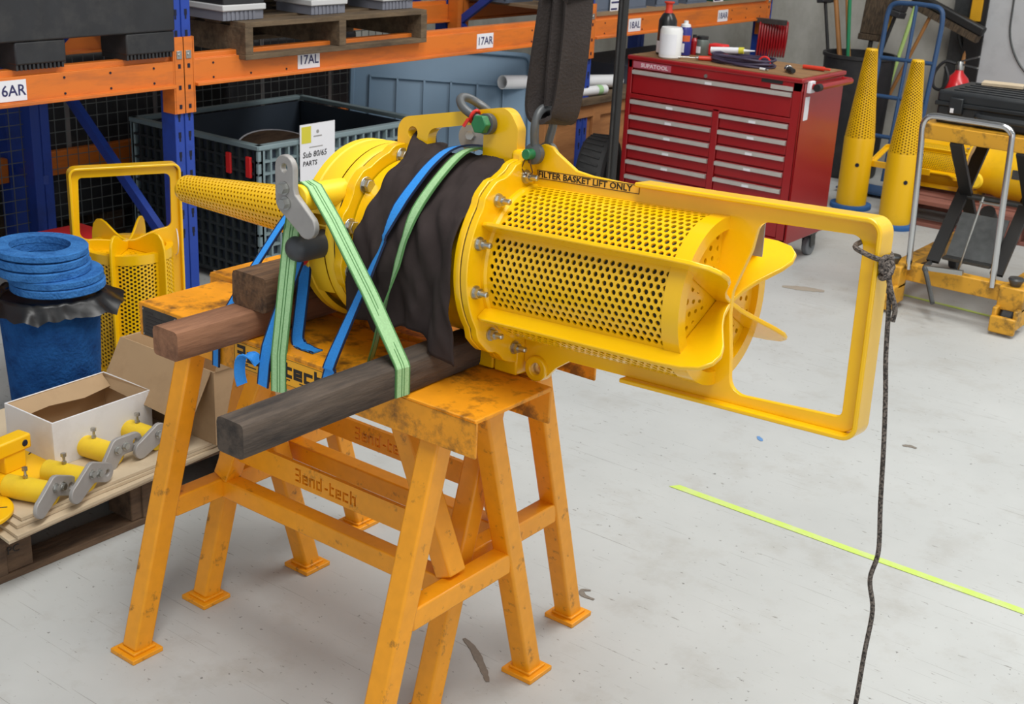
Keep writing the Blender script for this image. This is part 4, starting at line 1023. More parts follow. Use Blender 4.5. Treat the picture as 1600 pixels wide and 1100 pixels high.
tp = MB(); rows = [[Vector((-1.42+.42*(i/10), 1.66+.42*(j/10), .0+(.17*min(1, i/3, (10-i)/2+.05, j/2.5, (10-j)/2.5+.05))+.025*noise.noise((i*.5, j*.5, 8)))) for j in range(11)] for i in range(11)]
tag(MB().grid(rows).build('grey_sheet', 'tarp_grey', sharp=25), 'folded grey plastic sheet on the floor behind the trestle end', 'sheet')
# ------------------------------------------------------------------ floor pallet with cartons and parts
mat('cardboard', rgb(168, 140, 106), .85, var=.05, dscale=5, dirt=rgb(140, 112, 82), damt=.5)
mat('cardboard_pale', rgb(196, 178, 150), .85, dirt=rgb(166, 146, 118), dscale=6, damt=.6, var=.04)
mat('carton_white', rgb(214, 214, 216), .65, dirt=rgb(180, 176, 172), dscale=5, damt=.5, dlo=.5, dhi=.75)
mat('carton_inner', rgb(182, 152, 116), .85, var=.05)  # plain brown board for carton linings and the rear flap
fp = make_pallet('wooden_pallet', 'old brown wooden pallet on the floor under the cardboard sheets', 'pallet', (-.67, .27, 0), .60, .96, 'pallet_old', h=.145)
for (x, y) in ((.24, -.42), (.24, .0), (.24, .42)): MB().box(x-.05, x+.055, y-.055, y+.055, .02, .124).build('block', 'pallet_old', fp, bevel=.003)
ink = text('stamp', 'IPPC', .03, plane_m((.2962, -.46, .082), (0, 1, 0), (0, 0, 1)), 'decal_black', fp, ext=.0004)
for i in range(4):
    names = ['lowest corrugated cardboard sheet on the floor pallet', 'second corrugated cardboard sheet from the bottom', 'third corrugated cardboard sheet from the bottom', 'top corrugated cardboard sheet carrying the yellow parts']
    dx = .012*i; ring_ = []
    base = [(-.31, -.41), (.375-dx+.02*(i == 1), -.475+.02*i), (.305+.004*i, .44), (-.31, .45)]
    for a, b_ in zip(base, base[1:]+base[:1]):
        n = 14
        for k in range(n):
            p = Vector(a).lerp(Vector(b_), k/n); jag = .007 if (a == base[0]) else .002
            ring_.append((p.x+jag*noise.noise((p.x*40, p.y*40, i)), p.y+jag*noise.noise((p.x*40, p.y*40, i+5))))
    o = MB().plate(ring_, [], Matrix.Translation((0, 0, .0044)), .0084).build('cardboard_sheet', 'cardboard_pale', label=None)
    o.location = (-.67, .27, .1475+i*.0098); o.rotation_euler = (0, 0, .0)
    tag(o, names[i], 'cardboard', 'cardboard sheets on the floor pallet')
ZC = .1475+3*.0098+.0088
def carton_walls(t, sx, sy, h, th, m_out, m_in, names=True):
    for nm, q, qi in (('wall_panel', (sx/2-th, sx/2, -sy/2, sy/2, 0, h), (sx/2-th-.001, sx/2-th, -sy/2+th, sy/2-th, .004, h-.001)), ('wall_panel', (-sx/2, -sx/2+th, -sy/2, sy/2, 0, h), (-sx/2+th, -sx/2+th+.001, -sy/2+th, sy/2-th, .004, h-.001)), ('wall_panel', (-sx/2+th, sx/2-th, -sy/2, -sy/2+th, 0, h), (-sx/2+th, sx/2-th, -sy/2+th, -sy/2+th+.001, .004, h-.001)), ('wall_panel', (-sx/2+th, sx/2-th, sy/2-th, sy/2, 0, h), (-sx/2+th, sx/2-th, sy/2-th-.001, sy/2-th, .004, h-.001))):
        p = MB().box(*q).build(nm, m_out, t, bevel=.001); MB().box(*qi).build('lining', m_in, p)
    MB().box(-sx/2+th, sx/2-th, -sy/2+th, sy/2-th, 0, th).build('bottom', m_in, t)
wc = thing('white_carton', 'low white carton torn open with brown flaps inside, on the cardboard sheets', 'box', loc=(-.63, .245, ZC), rotz=.03)
carton_walls(wc, .215, .335, .132, .005, 'carton_white', 'carton_inner')
MB().plate([(-.16, 0), (.155, 0), (.15, .05), (.05, .062), (-.06, .05), (-.16, .058)], [], plane_m((-.10, 0, .128), (0, 1, 0), (.8, 0, -.45)), .004).build('torn_flap', 'cardboard', wc)
MB().plate([(-.16, 0), (.155, 0), (.15, .035), (.06, .045), (-.03, .030), (-.12, .05), (-.16, .03)], [], plane_m((.098, 0, .126), (0, 1, 0), (-.75, 0, -.5)), .004).build('torn_flap', 'cardboard', wc)
bc = thing('brown_carton', 'tall open brown carton with a flap hanging out, behind the trestle leg', 'box', loc=(-.53, .62, ZC))
carton_walls(bc, .42, .29, .225, .005, 'cardboard', 'carton_inner')
MB().plate([(-.205, 0), (.20, 0), (.205, .165), (-.20, .15)], [], plane_m((0, -.148, .226), (1, 0, 0), (0, -.42, -.68)), .005).build('flap', 'cardboard', bc)
MB().plate([(-.14, 0), (.14, 0), (.11, .13), (-.10, .13)], [], plane_m((.212, 0, .226), (0, 1, 0), (.12, 0, .9)), .005).build('flap', 'cardboard', bc)
MB().plate([(-.20, 0), (.20, 0), (.19, .15), (-.19, .15)], [], plane_m((0, .148, .226), (1, 0, 0), (0, .35, .9)), .005).build('flap', 'carton_inner', bc)
# four levers like the one on the filter
mat('yellow_flat', rgb(232, 196, 40), .5, dirt=rgb(176, 148, 50), dscale=6, damt=.5, dlo=.5, dhi=.8)
def pallet_lever(loc, rz, label, roll=-115., rod=.145):
    t = thing('bent_lever', label, 'lever', loc=(loc[0], loc[1], ZC), rotz=math.radians(rz), group='yellow levers on the floor pallet')
    MB().cyl((0, .006, .0315), (0, rod, .0315), .031, n=28).build('rod', 'yellow_flat', t, bevel=.002)
    R2 = Matrix.Rotation(math.radians(-roll), 4, 'Y')
    M = Matrix.Translation((.0, 0, .058)) @ R2
    p = MB().plate(lever_plate_outline(), [circ(0, .062, .009, 14)], M @ plane_m((0, 0, 0), (1, 0, 0), (0, 0, 1)), .012).build('bent_plate', 'plate_grey', t, bevel=.0025)
    for x, z in ((.002, .022), (.006, -.008)):
        q = MB(); hexbolt(q, M @ Vector((x, -.006, z)), (0, -1, 0), r=.0085, h=.007); q.build('bolt', 'steel', p)
    s = MB(); hexbolt(s, (.0, rod*.6, .0615), (.1, .1, 1), r=.006, h=.006, stud=.0, washer=False); s.cyl((0, rod*.6, .06), (.002, rod*.6+.002, .085), .0035, n=10); s.cyl((.002, rod*.6+.002, .083), (.003, rod*.6+.003, .092), .008, n=6); s.build('set_screw', 'steel', t)
    return t
pallet_lever((-.325, -.045), 112, 'yellow lever with bent grey plate nearest the pallet corner')
pallet_lever((-.325, .065), 108, 'yellow lever lying second from the pallet corner, plate over its neighbour')
pallet_lever((-.405, .205), 100, 'yellow lever against the white carton front with its plate turned away', roll=-95)
pallet_lever((-.405, .345), 96, 'yellow lever farthest along the white carton beside the trestle leg', roll=-120)
def cap_plate(label, loc, rz, lug=True, r=.14):
    t = thing('cap_plate', label, 'plate', loc=loc, rotz=rz)
    MB().lathe([(0, 0), (r-.003, 0), (r, .003), (r, .010), (r-.003, .013), (0, .013)], n=48).build('disc', 'yellow_bg', t)
    s = MB()
    for a in (20, 110, 200, 290): c, s_ = math.cos(math.radians(a)), math.sin(math.radians(a)); s.box(-.012, .012, -.002, .002, .0125, .0137, Matrix.Translation((c*r*.75, s_*r*.75, 0)) @ Matrix.Rotation(math.radians(a), 4, 'Z'))
    s.build('slot', 'slot_dark', t)['kind'] = 'stuff'
    if lug:
        MB().box(-.02, .02, -.035, .035, .013, .065).build('lug_web', 'yellow_bg', t, bevel=.003)
        b_ = MB().box(-.024, .024, -.105, .055, .062, .105).build('lug_block', 'yellow_bg', t, bevel=.006)
        MB().lathe([(.0095, 0), (.008, .002), (0, .003)], o=(.0243, -.078+.11, .083), ax=(1, 0, 0), n=16).build('lug_hole', 'slot_dark', b_)
    return t
cap_plate('yellow round cover plate with a block lug on the pallet corner', (-.575, -.015, ZC), .15)
cap_plate('yellow round cover plate at the very left edge of the floor pallet', (-.44, -.225, ZC), .6, r=.11)
# ------------------------------------------------------------------ red tool chest
mat('chest_red', rgb(152, 16, 23), .32, coat=.3, dirt=rgb(110, 16, 20), dscale=3, damt=.4, dlo=.5, dhi=.75)
mat('strip_alu', rgb(196, 190, 184), .4, metal=.3, var=.06, dscale=12)
mat('top_wood', rgb(142, 106, 68), .75, dirt=rgb(96, 68, 44), dscale=5, damt=.6, dlo=.45, dhi=.7, stretch=(.5, 4, 1))
mat('logo_pink', rgb(176, 92, 108), .4); mat('logo_white', rgb(226, 204, 208), .4)
mat('caster_grey', rgb(120, 124, 128), .6); mat('bottle_white', rgb(226, 226, 224), .4, var=.02); mat('bottle_black', rgb(24, 26, 26), .3)
mat('can_blue', rgb(48, 52, 130), .35); mat('can_orange', rgb(206, 92, 40), .4); mat('can_grey', rgb(106, 114, 108), .4, metal=.4)
mat('tube_purple', rgb(58, 48, 72), .5, var=.15, dscale=20); mat('tool_red', rgb(206, 58, 36), .4); mat('tool_black', rgb(30, 30, 30), .5)
CX, CY = -.73, 4.17
tc = thing('tool_chest', 'red roller tool chest with silver drawer strips behind the filter basket', 'tool chest', loc=(CX, CY, 0))
w2, d2 = .48, .235; ZT = .935
MB().box(-w2, w2, -d2+.02, d2, .13, ZT-.02).build('body', 'chest_red', tc, bevel=.006)
fr = MB().box(-w2, -w2+.025, -d2, -d2+.021, .13, ZT-.02).box(w2-.045, w2, -d2, -d2+.021, .13, ZT-.02).box(-w2, w2, -d2, -d2+.021, .872, ZT-.02).box(-w2, w2, -d2, -d2+.021, .13, .16).box(.025, .06, -d2, -d2+.021, .16, .735).box(-w2+.02, w2-.04, -d2, -d2+.021, .722, .745)
fr.build('front_frame', 'chest_red', tc, bevel=.003)
MB().box(-w2-.006, w2+.006, -d2-.008, d2+.006, ZT-.022, ZT).build('top_rim', 'chest_red', tc, bevel=.006)
MB().box(-w2+.012, w2-.012, -d2+.006, d2-.012, ZT-.002, ZT+.003).build('top_mat', 'top_wood', tc)
def drawer(x0, x1, z0, z1):
    d = MB().box(x0, x1, -d2+.006, -d2+.04, z0, z1).build('drawer', 'chest_red', tc, bevel=.003)
    pr = [(0, 0), (-.016, .004), (-.018, .022), (-.006, .024), (0, .024)]
    mb = MB(); mb.plate([(a, b) for a, b in pr], [], plane_m(((x0+x1)/2, -d2+.007, z1-.027), (0, 1, 0), (0, 0, 1)), x1-x0-.004); mb.build('handle_strip', 'strip_alu', d, bevel=.001)
    xc = (x0+x1)/2; MB().box(xc-.018, xc+.018, -d2-.0125, -d2-.009, z1-.022, z1-.010).build('drawer_label', 'paper', d)
drawer(-w2+.028, w2-.048, .748, .868)
zs = [.718, .640, .563, .486, .409, .332, .255]
for a, b_ in zip(zs, zs[1:]): drawer(-w2+.028, .022, b_+.006, a)
drawer(-w2+.028, .022, .163, .25)
zr = [.718, .640, .563, .486, .409]
for a, b_ in zip(zr, zr[1:]): drawer(.063, w2-.048, b_+.006, a)
drawer(.063, w2-.048, .29, .405); drawer(.063, w2-.048, .163, .285)
lg = MB().box(-w2+.03, -w2+.25, -d2-.002, -d2, .876, .908).build('brand_plate', 'logo_pink', tc)
text('lettering', 'SUPATOOL', .026, plane_m((-w2+.075, -d2-.0025, .891), (1, 0, 0), (0, 0, 1)), 'logo_white', lg, bold=.0008, ext=.0003, sx=1.2)
MB().box(w2-.16, w2-.045, -d2-.003, -d2, .872, .892).build('badge', 'strip_alu', tc)
MB().box(w2-.21, w2-.10, -d2-.003, -d2, .897, .918).build('dark_strip', 'tool_black', tc)
MB().cyl((-.03, -d2, .885), (-.03, -d2-.006, .885), .009, n=16).build('lock', 'steel', tc)
MB().tube([(w2, -.16, .895), (w2+.045, -.16, .895), (w2+.05, -.15, .895), (w2+.05, .20, .895), (w2+.045, .21, .895), (w2, .21, .895)], .014, 10).build('push_handle', 'chest_red', tc)
MB().box(w2, w2+.02, -.185, -.135, .865, .92).build('handle_bracket', 'paper', tc, bevel=.003)
MB().cyl((w2+.05, -.185, .895), (w2+.05, -.15, .895), .018, n=14).build('handle_end', 'tool_black', tc)
MB().box(w2, w2+.0015, -.185, -.14, .735, .845).build('side_label', 'paper', tc)
for x, y in ((-w2+.08, -d2+.07), (w2-.05, -d2+.07), (-w2+.08, d2-.07), (w2-.05, d2-.07)):
    c = MB().box(x-.03, x+.03, y-.03, y+.03, .115, .13).bar((x-.022, y, .115), (x-.022, y+.01, .05), .006, .05, up=(0, 1, 0)).bar((x+.022, y, .115), (x+.022, y+.01, .05), .006, .05, up=(0, 1, 0)).build('caster', 'dark_steel', tc)
    MB().lathe([(.012, -.016), (.046, -.016), (.05, -.010), (.05, .010), (.046, .016), (.012, .016)], o=(x, y+.01, .05), ax=(1, 0, 0), n=28).build('wheel', 'caster_grey', c)
# things on the chest
ZK = ZT+.0032
def bottle(label, loc, prof, m, cap=None, lab=None, name='bottle', cat='bottle'):
    t = thing(name, label, cat, loc=(loc[0], loc[1], ZK))
    MB().lathe(prof, n=28).build('body', m, t)
    if cap: MB().lathe(cap[0], n=20).build('cap', cap[1], t)
    if lab:
        for (r, z0, z1, a0, a1, m2) in lab: MB().lathe([(r, z0), (r, z1)], n=14, a0=a0, a1=a1, up=(0, 1, 0)).build('label', m2, t)
    return t
bottle('white plastic bottle in front of the black one on the red chest', (-1.01, 3.995), [(0, 0), (.05, 0), (.056, .006), (.056, .135), (.05, .15), (.03, .152), (0, .152)], 'bottle_white', lab=[(.0565, .02, .12, 200, 330, 'paper')])
bottle('black squeeze bottle with red nozzle cap on the red chest', (-1.09, 4.085), [(0, 0), (.045, 0), (.048, .005), (.048, .075), (.046, .17), (.030, .20), (.018, .21), (0, .21)], 'bottle_black', ([(.022, .205), (.016, .23), (.018, .25), (.026, .256), (.026, .262), (0, .262)], 'tool_red'), [(.0485, .012, .07, 180, 340, 'paper')])
bottle('blue and orange spray can with white cap on the red chest', (-1.03, 4.165), [(0, 0), (.032, 0), (.034, .004), (.034, .125), (.028, .14), (0, .141)], 'can_blue', ([(.026, .14), (.024, .152), (.012, .156), (.011, .17), (0, .171)], 'bottle_white'), [(.0345, .07, .10, 160, 350, 'can_orange'), (.0345, .015, .06, 200, 300, 'paper')], 'spray_can', 'can')
bottle('small dark red bottle between the spray can and the grey tin', (-1.005, 4.22), [(0, 0), (.018, 0), (.02, .004), (.02, .07), (.01, .085), (0, .086)], 'chest_red', ([(.010, .085), (.010, .10), (0, .10)], 'tool_black'))
bottle('grey metal tin with dark lid on the red chest', (-.975, 4.25), [(0, 0), (.036, 0), (.038, .004), (.038, .074), (.036, .078), (0, .078)], 'can_grey', ([(.030, .078), (.030, .094), (0, .094)], 'tool_black'), [(.0385, .012, .045, 240, 290, 'paper')], 'tin', 'tin')
o = MB().box(-.045, .045, -.035, .035, 0, .06).build('red_box', 'clip_red', bevel=.008); o.location = (-.90, 4.29, ZK); tag(o, 'small bright red box behind the sealant tube on the chest', 'box')
t = thing('sealant_tube', 'white sealant cartridge with yellow end lying across the chest top', 'tube', loc=(-.86, 4.14, ZK+.045)); d = Vector((.9, .28, .06)).normalized()
MB().cyl((0, 0, 0), d*.14, .016, n=18).build('barrel', 'paper', t); MB().cyl(d*.14, d*.165, .017, n=18).build('collar', 'post_it', t); MB().cyl(d*.165, d*.22, .008, .003, n=12).build('nozzle', 'paper', t)
t = thing('hose_coil', 'flat coil of dark purple hose with a red tie on the chest top', 'hose', loc=(-.655, 4.10, ZK))
for k in range(7):
    rx = .165-.008*(k % 3); ry = .085-.006*(k % 3)
    MB().tube([(rx*math.cos(a)+.006*math.sin(a*2+k), ry*math.sin(a)+.004*math.cos(a*3+k), .008+.010*(k//2)+.003*math.sin(a*3+k)) for a in [2*math.pi*q/36 for q in range(36)]], .0065, 8, closed=True).build('turn', 'tube_purple', t)
MB().tube([(.13+.026*math.cos(a), -.03+.01*math.cos(a), .026+.03*math.sin(a)) for a in [2*math.pi*q/14 for q in range(14)]], .005, 6, closed=True).build('tie', 'clip_red', t)
def stick_tool(label, loc, d, parts, cat, name):
    t = thing(name, label, cat, loc=loc); d = Vector(d).normalized(); s = 0
    for nm, l, r0, r1, m in parts: MB().cyl(d*s, d*(s+l), r0, r1, n=12).build(nm, m, t, bevel=.0015); s += l
    return t
stick_tool('screwdriver with red handle lying by the white bottle', (-.96, 3.985, ZK+.012), (.8, .5, .0), (('blade', .09, .003, .003, 'steel'), ('ferrule', .015, .007, .009, 'steel'), ('handle', .07, .011, .012, 'tool_red')), 'screwdriver', 'screwdriver')
stick_tool('short black-handled ratchet near the chest corner', (-.40, 4.07, ZK+.016), (.5, -.5, .0), (('head', .025, .018, .018, 'chrome'), ('handle', .06, .014, .012, 'tool_black')), 'ratchet', 'ratchet')
stick_tool('long red tool handle lying at the back of the chest corner', (-.40, 4.24, ZK+.012), (.95, .05, .0), (('grip', .11, .010, .011, 'tool_red'), ('tip', .03, .007, .006, 'tool_red')), 'tool', 'red_grip_tool')
stick_tool('tiny pale clamp on the chest edge', (-.51, 4.0, ZK+.007), (.9, -.1, .0), (('jaw', .03, .006, .006, 'bottle_white'), ('screw', .018, .004, .004, 'steel')), 'clamp', 'small_clamp')
# red cord hanks behind the chest
t = thing('hanging_cord', 'red cord hanks hung from the end of the racking', 'cord', loc=(-1.50, 6.05, .95))
for k in range(11):
    x = -.07+.014*k
    MB().tube(smoothpath([(x, .01*k, 0), (x+.012, .01*k-.03, -.09), (x+.004, .01*k-.02, -.2), (x-.015, .01*k+.02, -.21), (x-.012, .01*k+.03, -.1)], 4, closed=True), .007, 6, closed=True).build('hank', 'chest_red', t)
MB().box(-.1, .1, -.01, .03, -.01, .02).build('hook_bar', 'dark_steel', t)
# black post
o = thing('steel_post', 'slim black steel post standing between the filter and the red chest', 'post', loc=(-.345, 2.5, 0), rotz=.0)
MB().box(-.016, .016, -.016, .016, .008, 2.6).build('tube', 'tool_black', o, bevel=.006); MB().box(-.07, .07, -.07, .07, 0, .008).build('base_plate', 'tool_black', o)
mb = MB().box(-.004, .004, -.0175, -.015, .05, 2.6); mb.build('front_strip', 'dark_steel', o)  # thin lighter strip raised along the near face of the post

# ------------------------------------------------------------------ standing strainer cones
mat('blue_base', rgb(44, 96, 158), .8, var=.1)
CONE = cone_mesh('perforated_cone', 0, .50, .086, .034, 32, 30, .0048, 'yellow_bg')
def strainer(label, loc, rot):
    t = thing('strainer_cone', label, 'strainer', loc=loc, rotz=rot)
    MB().lathe([(0, 0), (.118, 0), (.12, .004), (.12, .022), (.118, .026), (0, .026)], n=40).build('base_ring', 'blue_base', t)
    MB().lathe([(.088, .026), (.088, .415), (.086, .42)], n=40).build('barrel', 'yellow_bg', t)
    o = obj('perforated_cone', CONE, None, t); o.location = (0, 0, .42); o.rotation_euler = (0, -math.pi/2, 0)
    MB().lathe([(.034, .92), (.031, .926), (0, .926)], n=28).build('tip', 'yellow_bg', t)
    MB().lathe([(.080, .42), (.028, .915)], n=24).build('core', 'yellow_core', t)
    MB().lathe([(0, .0895), (.012, .0892), (.012, .086)], o=(0, 0, .27), ax=(.45, -.9, 0), n=14).build('hole', 'slot_dark', t)
    return t
strainer('tall yellow strainer cone on a blue base, nearest the red chest', (-.585, 5.52, 0), 0.)
strainer('tall yellow strainer cone on a blue base, in front of the blue hand truck', (-.215, 5.27, 0), .25)

# ------------------------------------------------------------------ scissor lift trolley
lt = thing('scissor_lift', 'worn yellow scissor lift trolley with chrome push handle', 'trolley', loc=(.6, 4.1, 0))
L_ = lambda mb: mb.xf(Matrix.Translation((-.6, -4.1, 0)))
def lb(name, m, mb, parent=None, **k): return L_(mb).build(name, m, parent or lt, **k)
lb('front_beam', 'jack_yellow', MB().bar((.37, 3.87, .165), (.84, 3.87, .165), .06, .075), bevel=.004)
for x in (.36, .86):
    lb('side_rail', 'jack_yellow', MB().bar((x, 3.86, .16), (x, 4.72, .16), .07, .06), bevel=.004)
for x, y, r in ((.355, 3.80, .25), (.885, 3.85, .2)):
    f = lb('caster_fork', 'jack_yellow', MB().box(x-.055, x+.055, y-.04, y+.05, .10, .205).box(x-.055, x-.035, y-.085, y+.05, .03, .12).box(x+.035, x+.055, y-.085, y+.05, .03, .12).box(x-.055, x+.055, y-.10, y-.075, .012, .085), bevel=.006)
    lb('caster_wheel', 'rubber', MB().lathe([(.01, -.028), (.05, -.028), (.056, -.02), (.056, .02), (.05, .028), (.01, .028)], o=(x, y-.01, .056), ax=(1, 0, 0), n=28), f)
    lb('swivel_cap', 'dark_steel', MB().lathe([(.0, .245), (.03, .243), (.034, .235), (.02, .205)], o=(x, y, 0), n=20), f)
for x in (.36, .86): lb('rear_wheel', 'rubber', MB().lathe([(.01, -.02), (.06, -.02), (.064, -.014), (.064, .014), (.06, .02), (.01, .02)], o=(x, 4.66, .064), ax=(1, 0, 0), n=24))
hp = smoothpath([(.425, 3.81, .19), (.413, 3.81, .42), (.396, 3.81, .72), (.389, 3.81, .82), (.398, 3.81, .856), (.43, 3.81, .876), (.52, 3.81, .877), (.66, 3.81, .876), (.735, 3.81, .873), (.765, 3.81, .853), (.773, 3.81, .815), (.782, 3.81, .60), (.80, 3.81, .19)], 5)
lb('push_handle', 'chrome', MB().tube(hp, .0135, 12))
lb('platform', 'jack_yellow', MB().box(.315, 1.05, 3.98, 4.62, .745, .81), bevel=.004)
for x in (.47, .76):
    for a, b_ in (((x, 3.98, .20), (x, 4.50, .745)), ((x+.02, 4.50, .20), (x+.02, 3.98, .745))):
        lb('scissor_arm', 'tool_black', MB().bar(a, b_, .02, .055, up=(1, 0, 0)).bar(a, b_, .018, .054, up=(1, 0, 0)))
lb('cross_rod', 'dark_steel', MB().cyl((.46, 4.24, .47), (.79, 4.24, .47), .014, n=12))
lb('deck_plate', 'dark_steel', MB().plate([(.52, 0), (.735, 0), (.735, .22), (.52, .22)], [], plane_m((0, 4.0, .235), (1, 0, 0), (0, .55, .80)), .006))
lb('deck_lip', 'dark_steel', MB().box(.52, .735, 3.95, 4.0, .228, .240))
lb('release_rod', 'steel', MB().cyl((.60, 3.95, .18), (.655, 3.95, .54), .005, n=8)); lb('release_lever', 'steel', MB().cyl((.645, 3.95, .515), (.75, 3.93, .52), .006, n=8))
lb('pedal', 'dark_steel', MB().tube(smoothpath([(.42, 4.0, .17), (.47, 3.95, .20), (.50, 3.80, .215), (.52, 3.78, .19), (.60, 3.68, .10)], 4), .011, 8)); lb('pedal_bar', 'steel', MB().bar((.50, 3.80, .215), (.67, 3.80, .228), .02, .02))
lb('hydraulic_ram', 'tool_black', MB().cyl((.61, 4.5, .18), (.61, 4.2, .42), .035, n=16))
# case on the platform
mat('case_black', rgb(30, 33, 36), .45, var=.12, dscale=6)
cs = thing('equipment_case', 'black ribbed equipment case lying on the scissor lift platform', 'case', loc=(.66, 4.26, .81))
MB().box(-.31, .34, -.20, .20, 0, .085).build('base', 'case_black', cs, bevel=.012, seg=3); MB().box(-.315, .345, -.205, .205, .09, .145).build('lid', 'case_black', cs, bevel=.014, seg=3)
MB().box(-.32, .35, -.21, .21, .078, .098).build('seam_rim', 'case_black', cs, bevel=.004)
for x in (-.22, .27):
    l = MB().box(x-.03, x+.03, -.225, -.2, .05, .12).build('latch', 'case_black', cs, bevel=.004); MB().box(x-.02, x-.005, -.228, -.224, .055, .075).build('latch_tag', 'paper', l)
MB().tube(smoothpath([(-.12, -.205, .055), (-.11, -.24, .055), (-.06, -.25, .055), (.10, -.25, .055), (.15, -.24, .055), (.16, -.205, .055)], 4), .014, 8).build('handle', 'case_black', cs)
for k in range(5): MB().box(-.26, .29, -.16+k*.07, -.13+k*.07, .144, .149).build('lid_rib', 'case_black', cs)
o = MB().box(-.09, .09, -.05, .05, 0, .012).build('envelope', 'cardboard_pale'); o.location = (.52, 4.40, .961); o.rotation_euler = (0, 0, .2); tag(o, 'beige envelope lying on the back of the black case', 'envelope')
rows = [[Vector((.70+.28*i/8, 4.32+.13*j/8, .962+.035*math.sin(math.pi*i/8)*math.sin(math.pi*j/8)*(1+.5*noise.noise((i*.6, j*.6, 2))))) for j in range(9)] for i in range(9)]
tag(MB().grid(rows).build('grey_rag', 'tarp_grey', sharp=180), 'crumpled grey rag on the black case', 'rag')

# ------------------------------------------------------------------ pallet with another basket
mat('pallet_red', rgb(142, 92, 80), .85, dirt=rgb(92, 52, 46), dscale=4, damt=.6, stretch=(1, 5, 5))
pp = thing('painted_pallet', 'red brown painted pallet under the yellow filters behind the trolley', 'pallet', loc=(.25, 5.89, 0))
for k in range(6): y = -.44+k*.16; MB().box(-.60, .9, y-.06, y+.06, .125, .15).build('deck_board', 'pallet_red', pp, bevel=.003)
for x in (-.55, .15, .85):
    MB().box(x-.05, x+.05, -.5, .5, .10, .125).build('cross_board', 'pallet_red', pp, bevel=.003)
    for y in (-.44, 0, .44): MB().box(x-.05, x+.05, y-.06, y+.06, .02, .10).build('block', 'pallet_red', pp, bevel=.003)
for y in (-.44, 0, .44): MB().box(-.60, .9, y-.05, y+.05, 0, .02).build('base_board', 'pallet_red', pp, bevel=.003)
index_children()
B3 = copy_tree(BK); tag(B3, 'yellow filter basket lying on its side on the red brown pallet', 'filter basket')
B3.matrix_world = Matrix.Translation((-.31, 5.70, .15+.152)) @ Matrix.Rotation(math.radians(4), 4, 'Z') @ Matrix.Rotation(math.pi, 4, 'Z') @ Matrix.Rotation(math.radians(78), 4, 'X') @ Matrix.Scale(.74, 4)
fh = thing('filter_housing', 'yellow cylindrical filter housing with a hand knob lying on the red brown pallet', 'filter housing', loc=(.085, 5.68, .15+.172))
MB().lathe([(0, 0), (.165, 0), (.17, .004), (.17, .022), (.13, .026), (.13, .10), (.14, .13), (.14, .40), (.168, .404), (.168, .43), (.10, .45), (0, .46)], ax=(1, 0, -.02), n=44).build('shell', 'yellow_bg', fh)
for k in range(10):
    y, z = pol(.152, 36*k); q = MB(); hexbolt(q, (.025, y, z), (1, 0, 0), r=.009, h=.01); q.build('bolt', 'steel', fh)
kb = MB().cyl((.05, -.14, -.03), (.05, -.22, -.03), .012, n=12).build('knob_stem', 'yellow_bg', fh); MB().lathe([(0, 0), (.04, .004), (.045, .015), (.035, .03), (0, .032)], o=(.05, -.20, -.03), ax=(0, -1, .1), n=20).build('knob', 'yellow_satin', fh)
MB().box(.22, .29, -.141, -.135, .0, .05).build('nameplate', 'dark_steel', fh)

# ------------------------------------------------------------------ brooms, hand truck, wall fittings
mat('stick_wood', rgb(170, 118, 66), .6, var=.1); mat('stick_green', rgb(30, 128, 84), .5); mat('stick_lime', rgb(176, 206, 122), .5); mat('stick_yellow', rgb(196, 150, 44), .5)
mat('bristle', rgb(96, 80, 62), .95, dirt=rgb(50, 42, 34), dscale=30, damt=.9, dlo=.4, dhi=.6, stretch=(4, 4, .6), bump=.6, bscale=60); mat('truck_blue', rgb(48, 80, 120), .4)
mat('guard_yellow', rgb(214, 158, 22), .5, var=.1); mat('ext_red', rgb(206, 26, 32), .3, coat=.3)
bb_ = thing('broom_bin', 'black plastic drum holding brooms and sticks against the back wall', 'drum', loc=(-1.02, 6.40, 0))
MB().lathe([(0, .01), (.19, 0), (.20, .02), (.225, .76), (.235, .765), (.235, .785), (.215, .785), (.19, .03), (0, .03)], n=40).build('shell', 'black_plastic', bb_)
def broom(label, p0, p1, m, r=.012, head=None, name='broom', cat='broom'):
    t = thing(name, label, cat, loc=p0); d = Vector(p1)-Vector(p0)
    MB().cyl((0, 0, 0), d, r, n=10).build('handle', m, t)
    if head:
        kind, hm, size = head; a_, s_, u_ = basis(d, (0, 1, 0)); M = Matrix((s_, u_, a_)).transposed().to_4x4(); M.translation = d
        if kind == 'head':
            b = MB().box(-size[0]/2, size[0]/2, -size[1]/2, size[1]/2, 0, .04, M).build('head', hm, t, bevel=.006)
            MB().box(-size[0]/2+.005, size[0]/2-.005, -size[1]/2+.004, size[1]/2-.004, .04, .04+size[2], M).build('bristles', 'bristle' if hm != 'black_plastic' else 'black_plastic', b, bevel=.006)
    return t
broom('old straw broom standing bristles up in the black drum', (-1.02, 6.42, .06), (-1.00, 6.50, .86), 'tool_black', .014, ('head', 'bristle', (.17, .06, .28)))
broom('tan wooden stick leaning left in the black drum', (-1.0, 6.38, .06), (-1.30, 6.50, 1.20), 'stick_wood', .016, name='wooden_stick', cat='stick')
broom('second tan wooden stick close beside the first in the drum', (-.98, 6.40, .06), (-1.20, 6.46, 1.22), 'stick_wood', .014, name='wooden_stick', cat='stick')
broom('green broom handle between the sticks in the drum', (-1.01, 6.36, .06), (-1.14, 6.40, 1.12), 'stick_green', .012)
broom('yellow stick leaning right in the black drum', (-1.05, 6.38, .06), (-.86, 6.48, 1.15), 'stick_yellow', .014, name='yellow_stick', cat='stick')
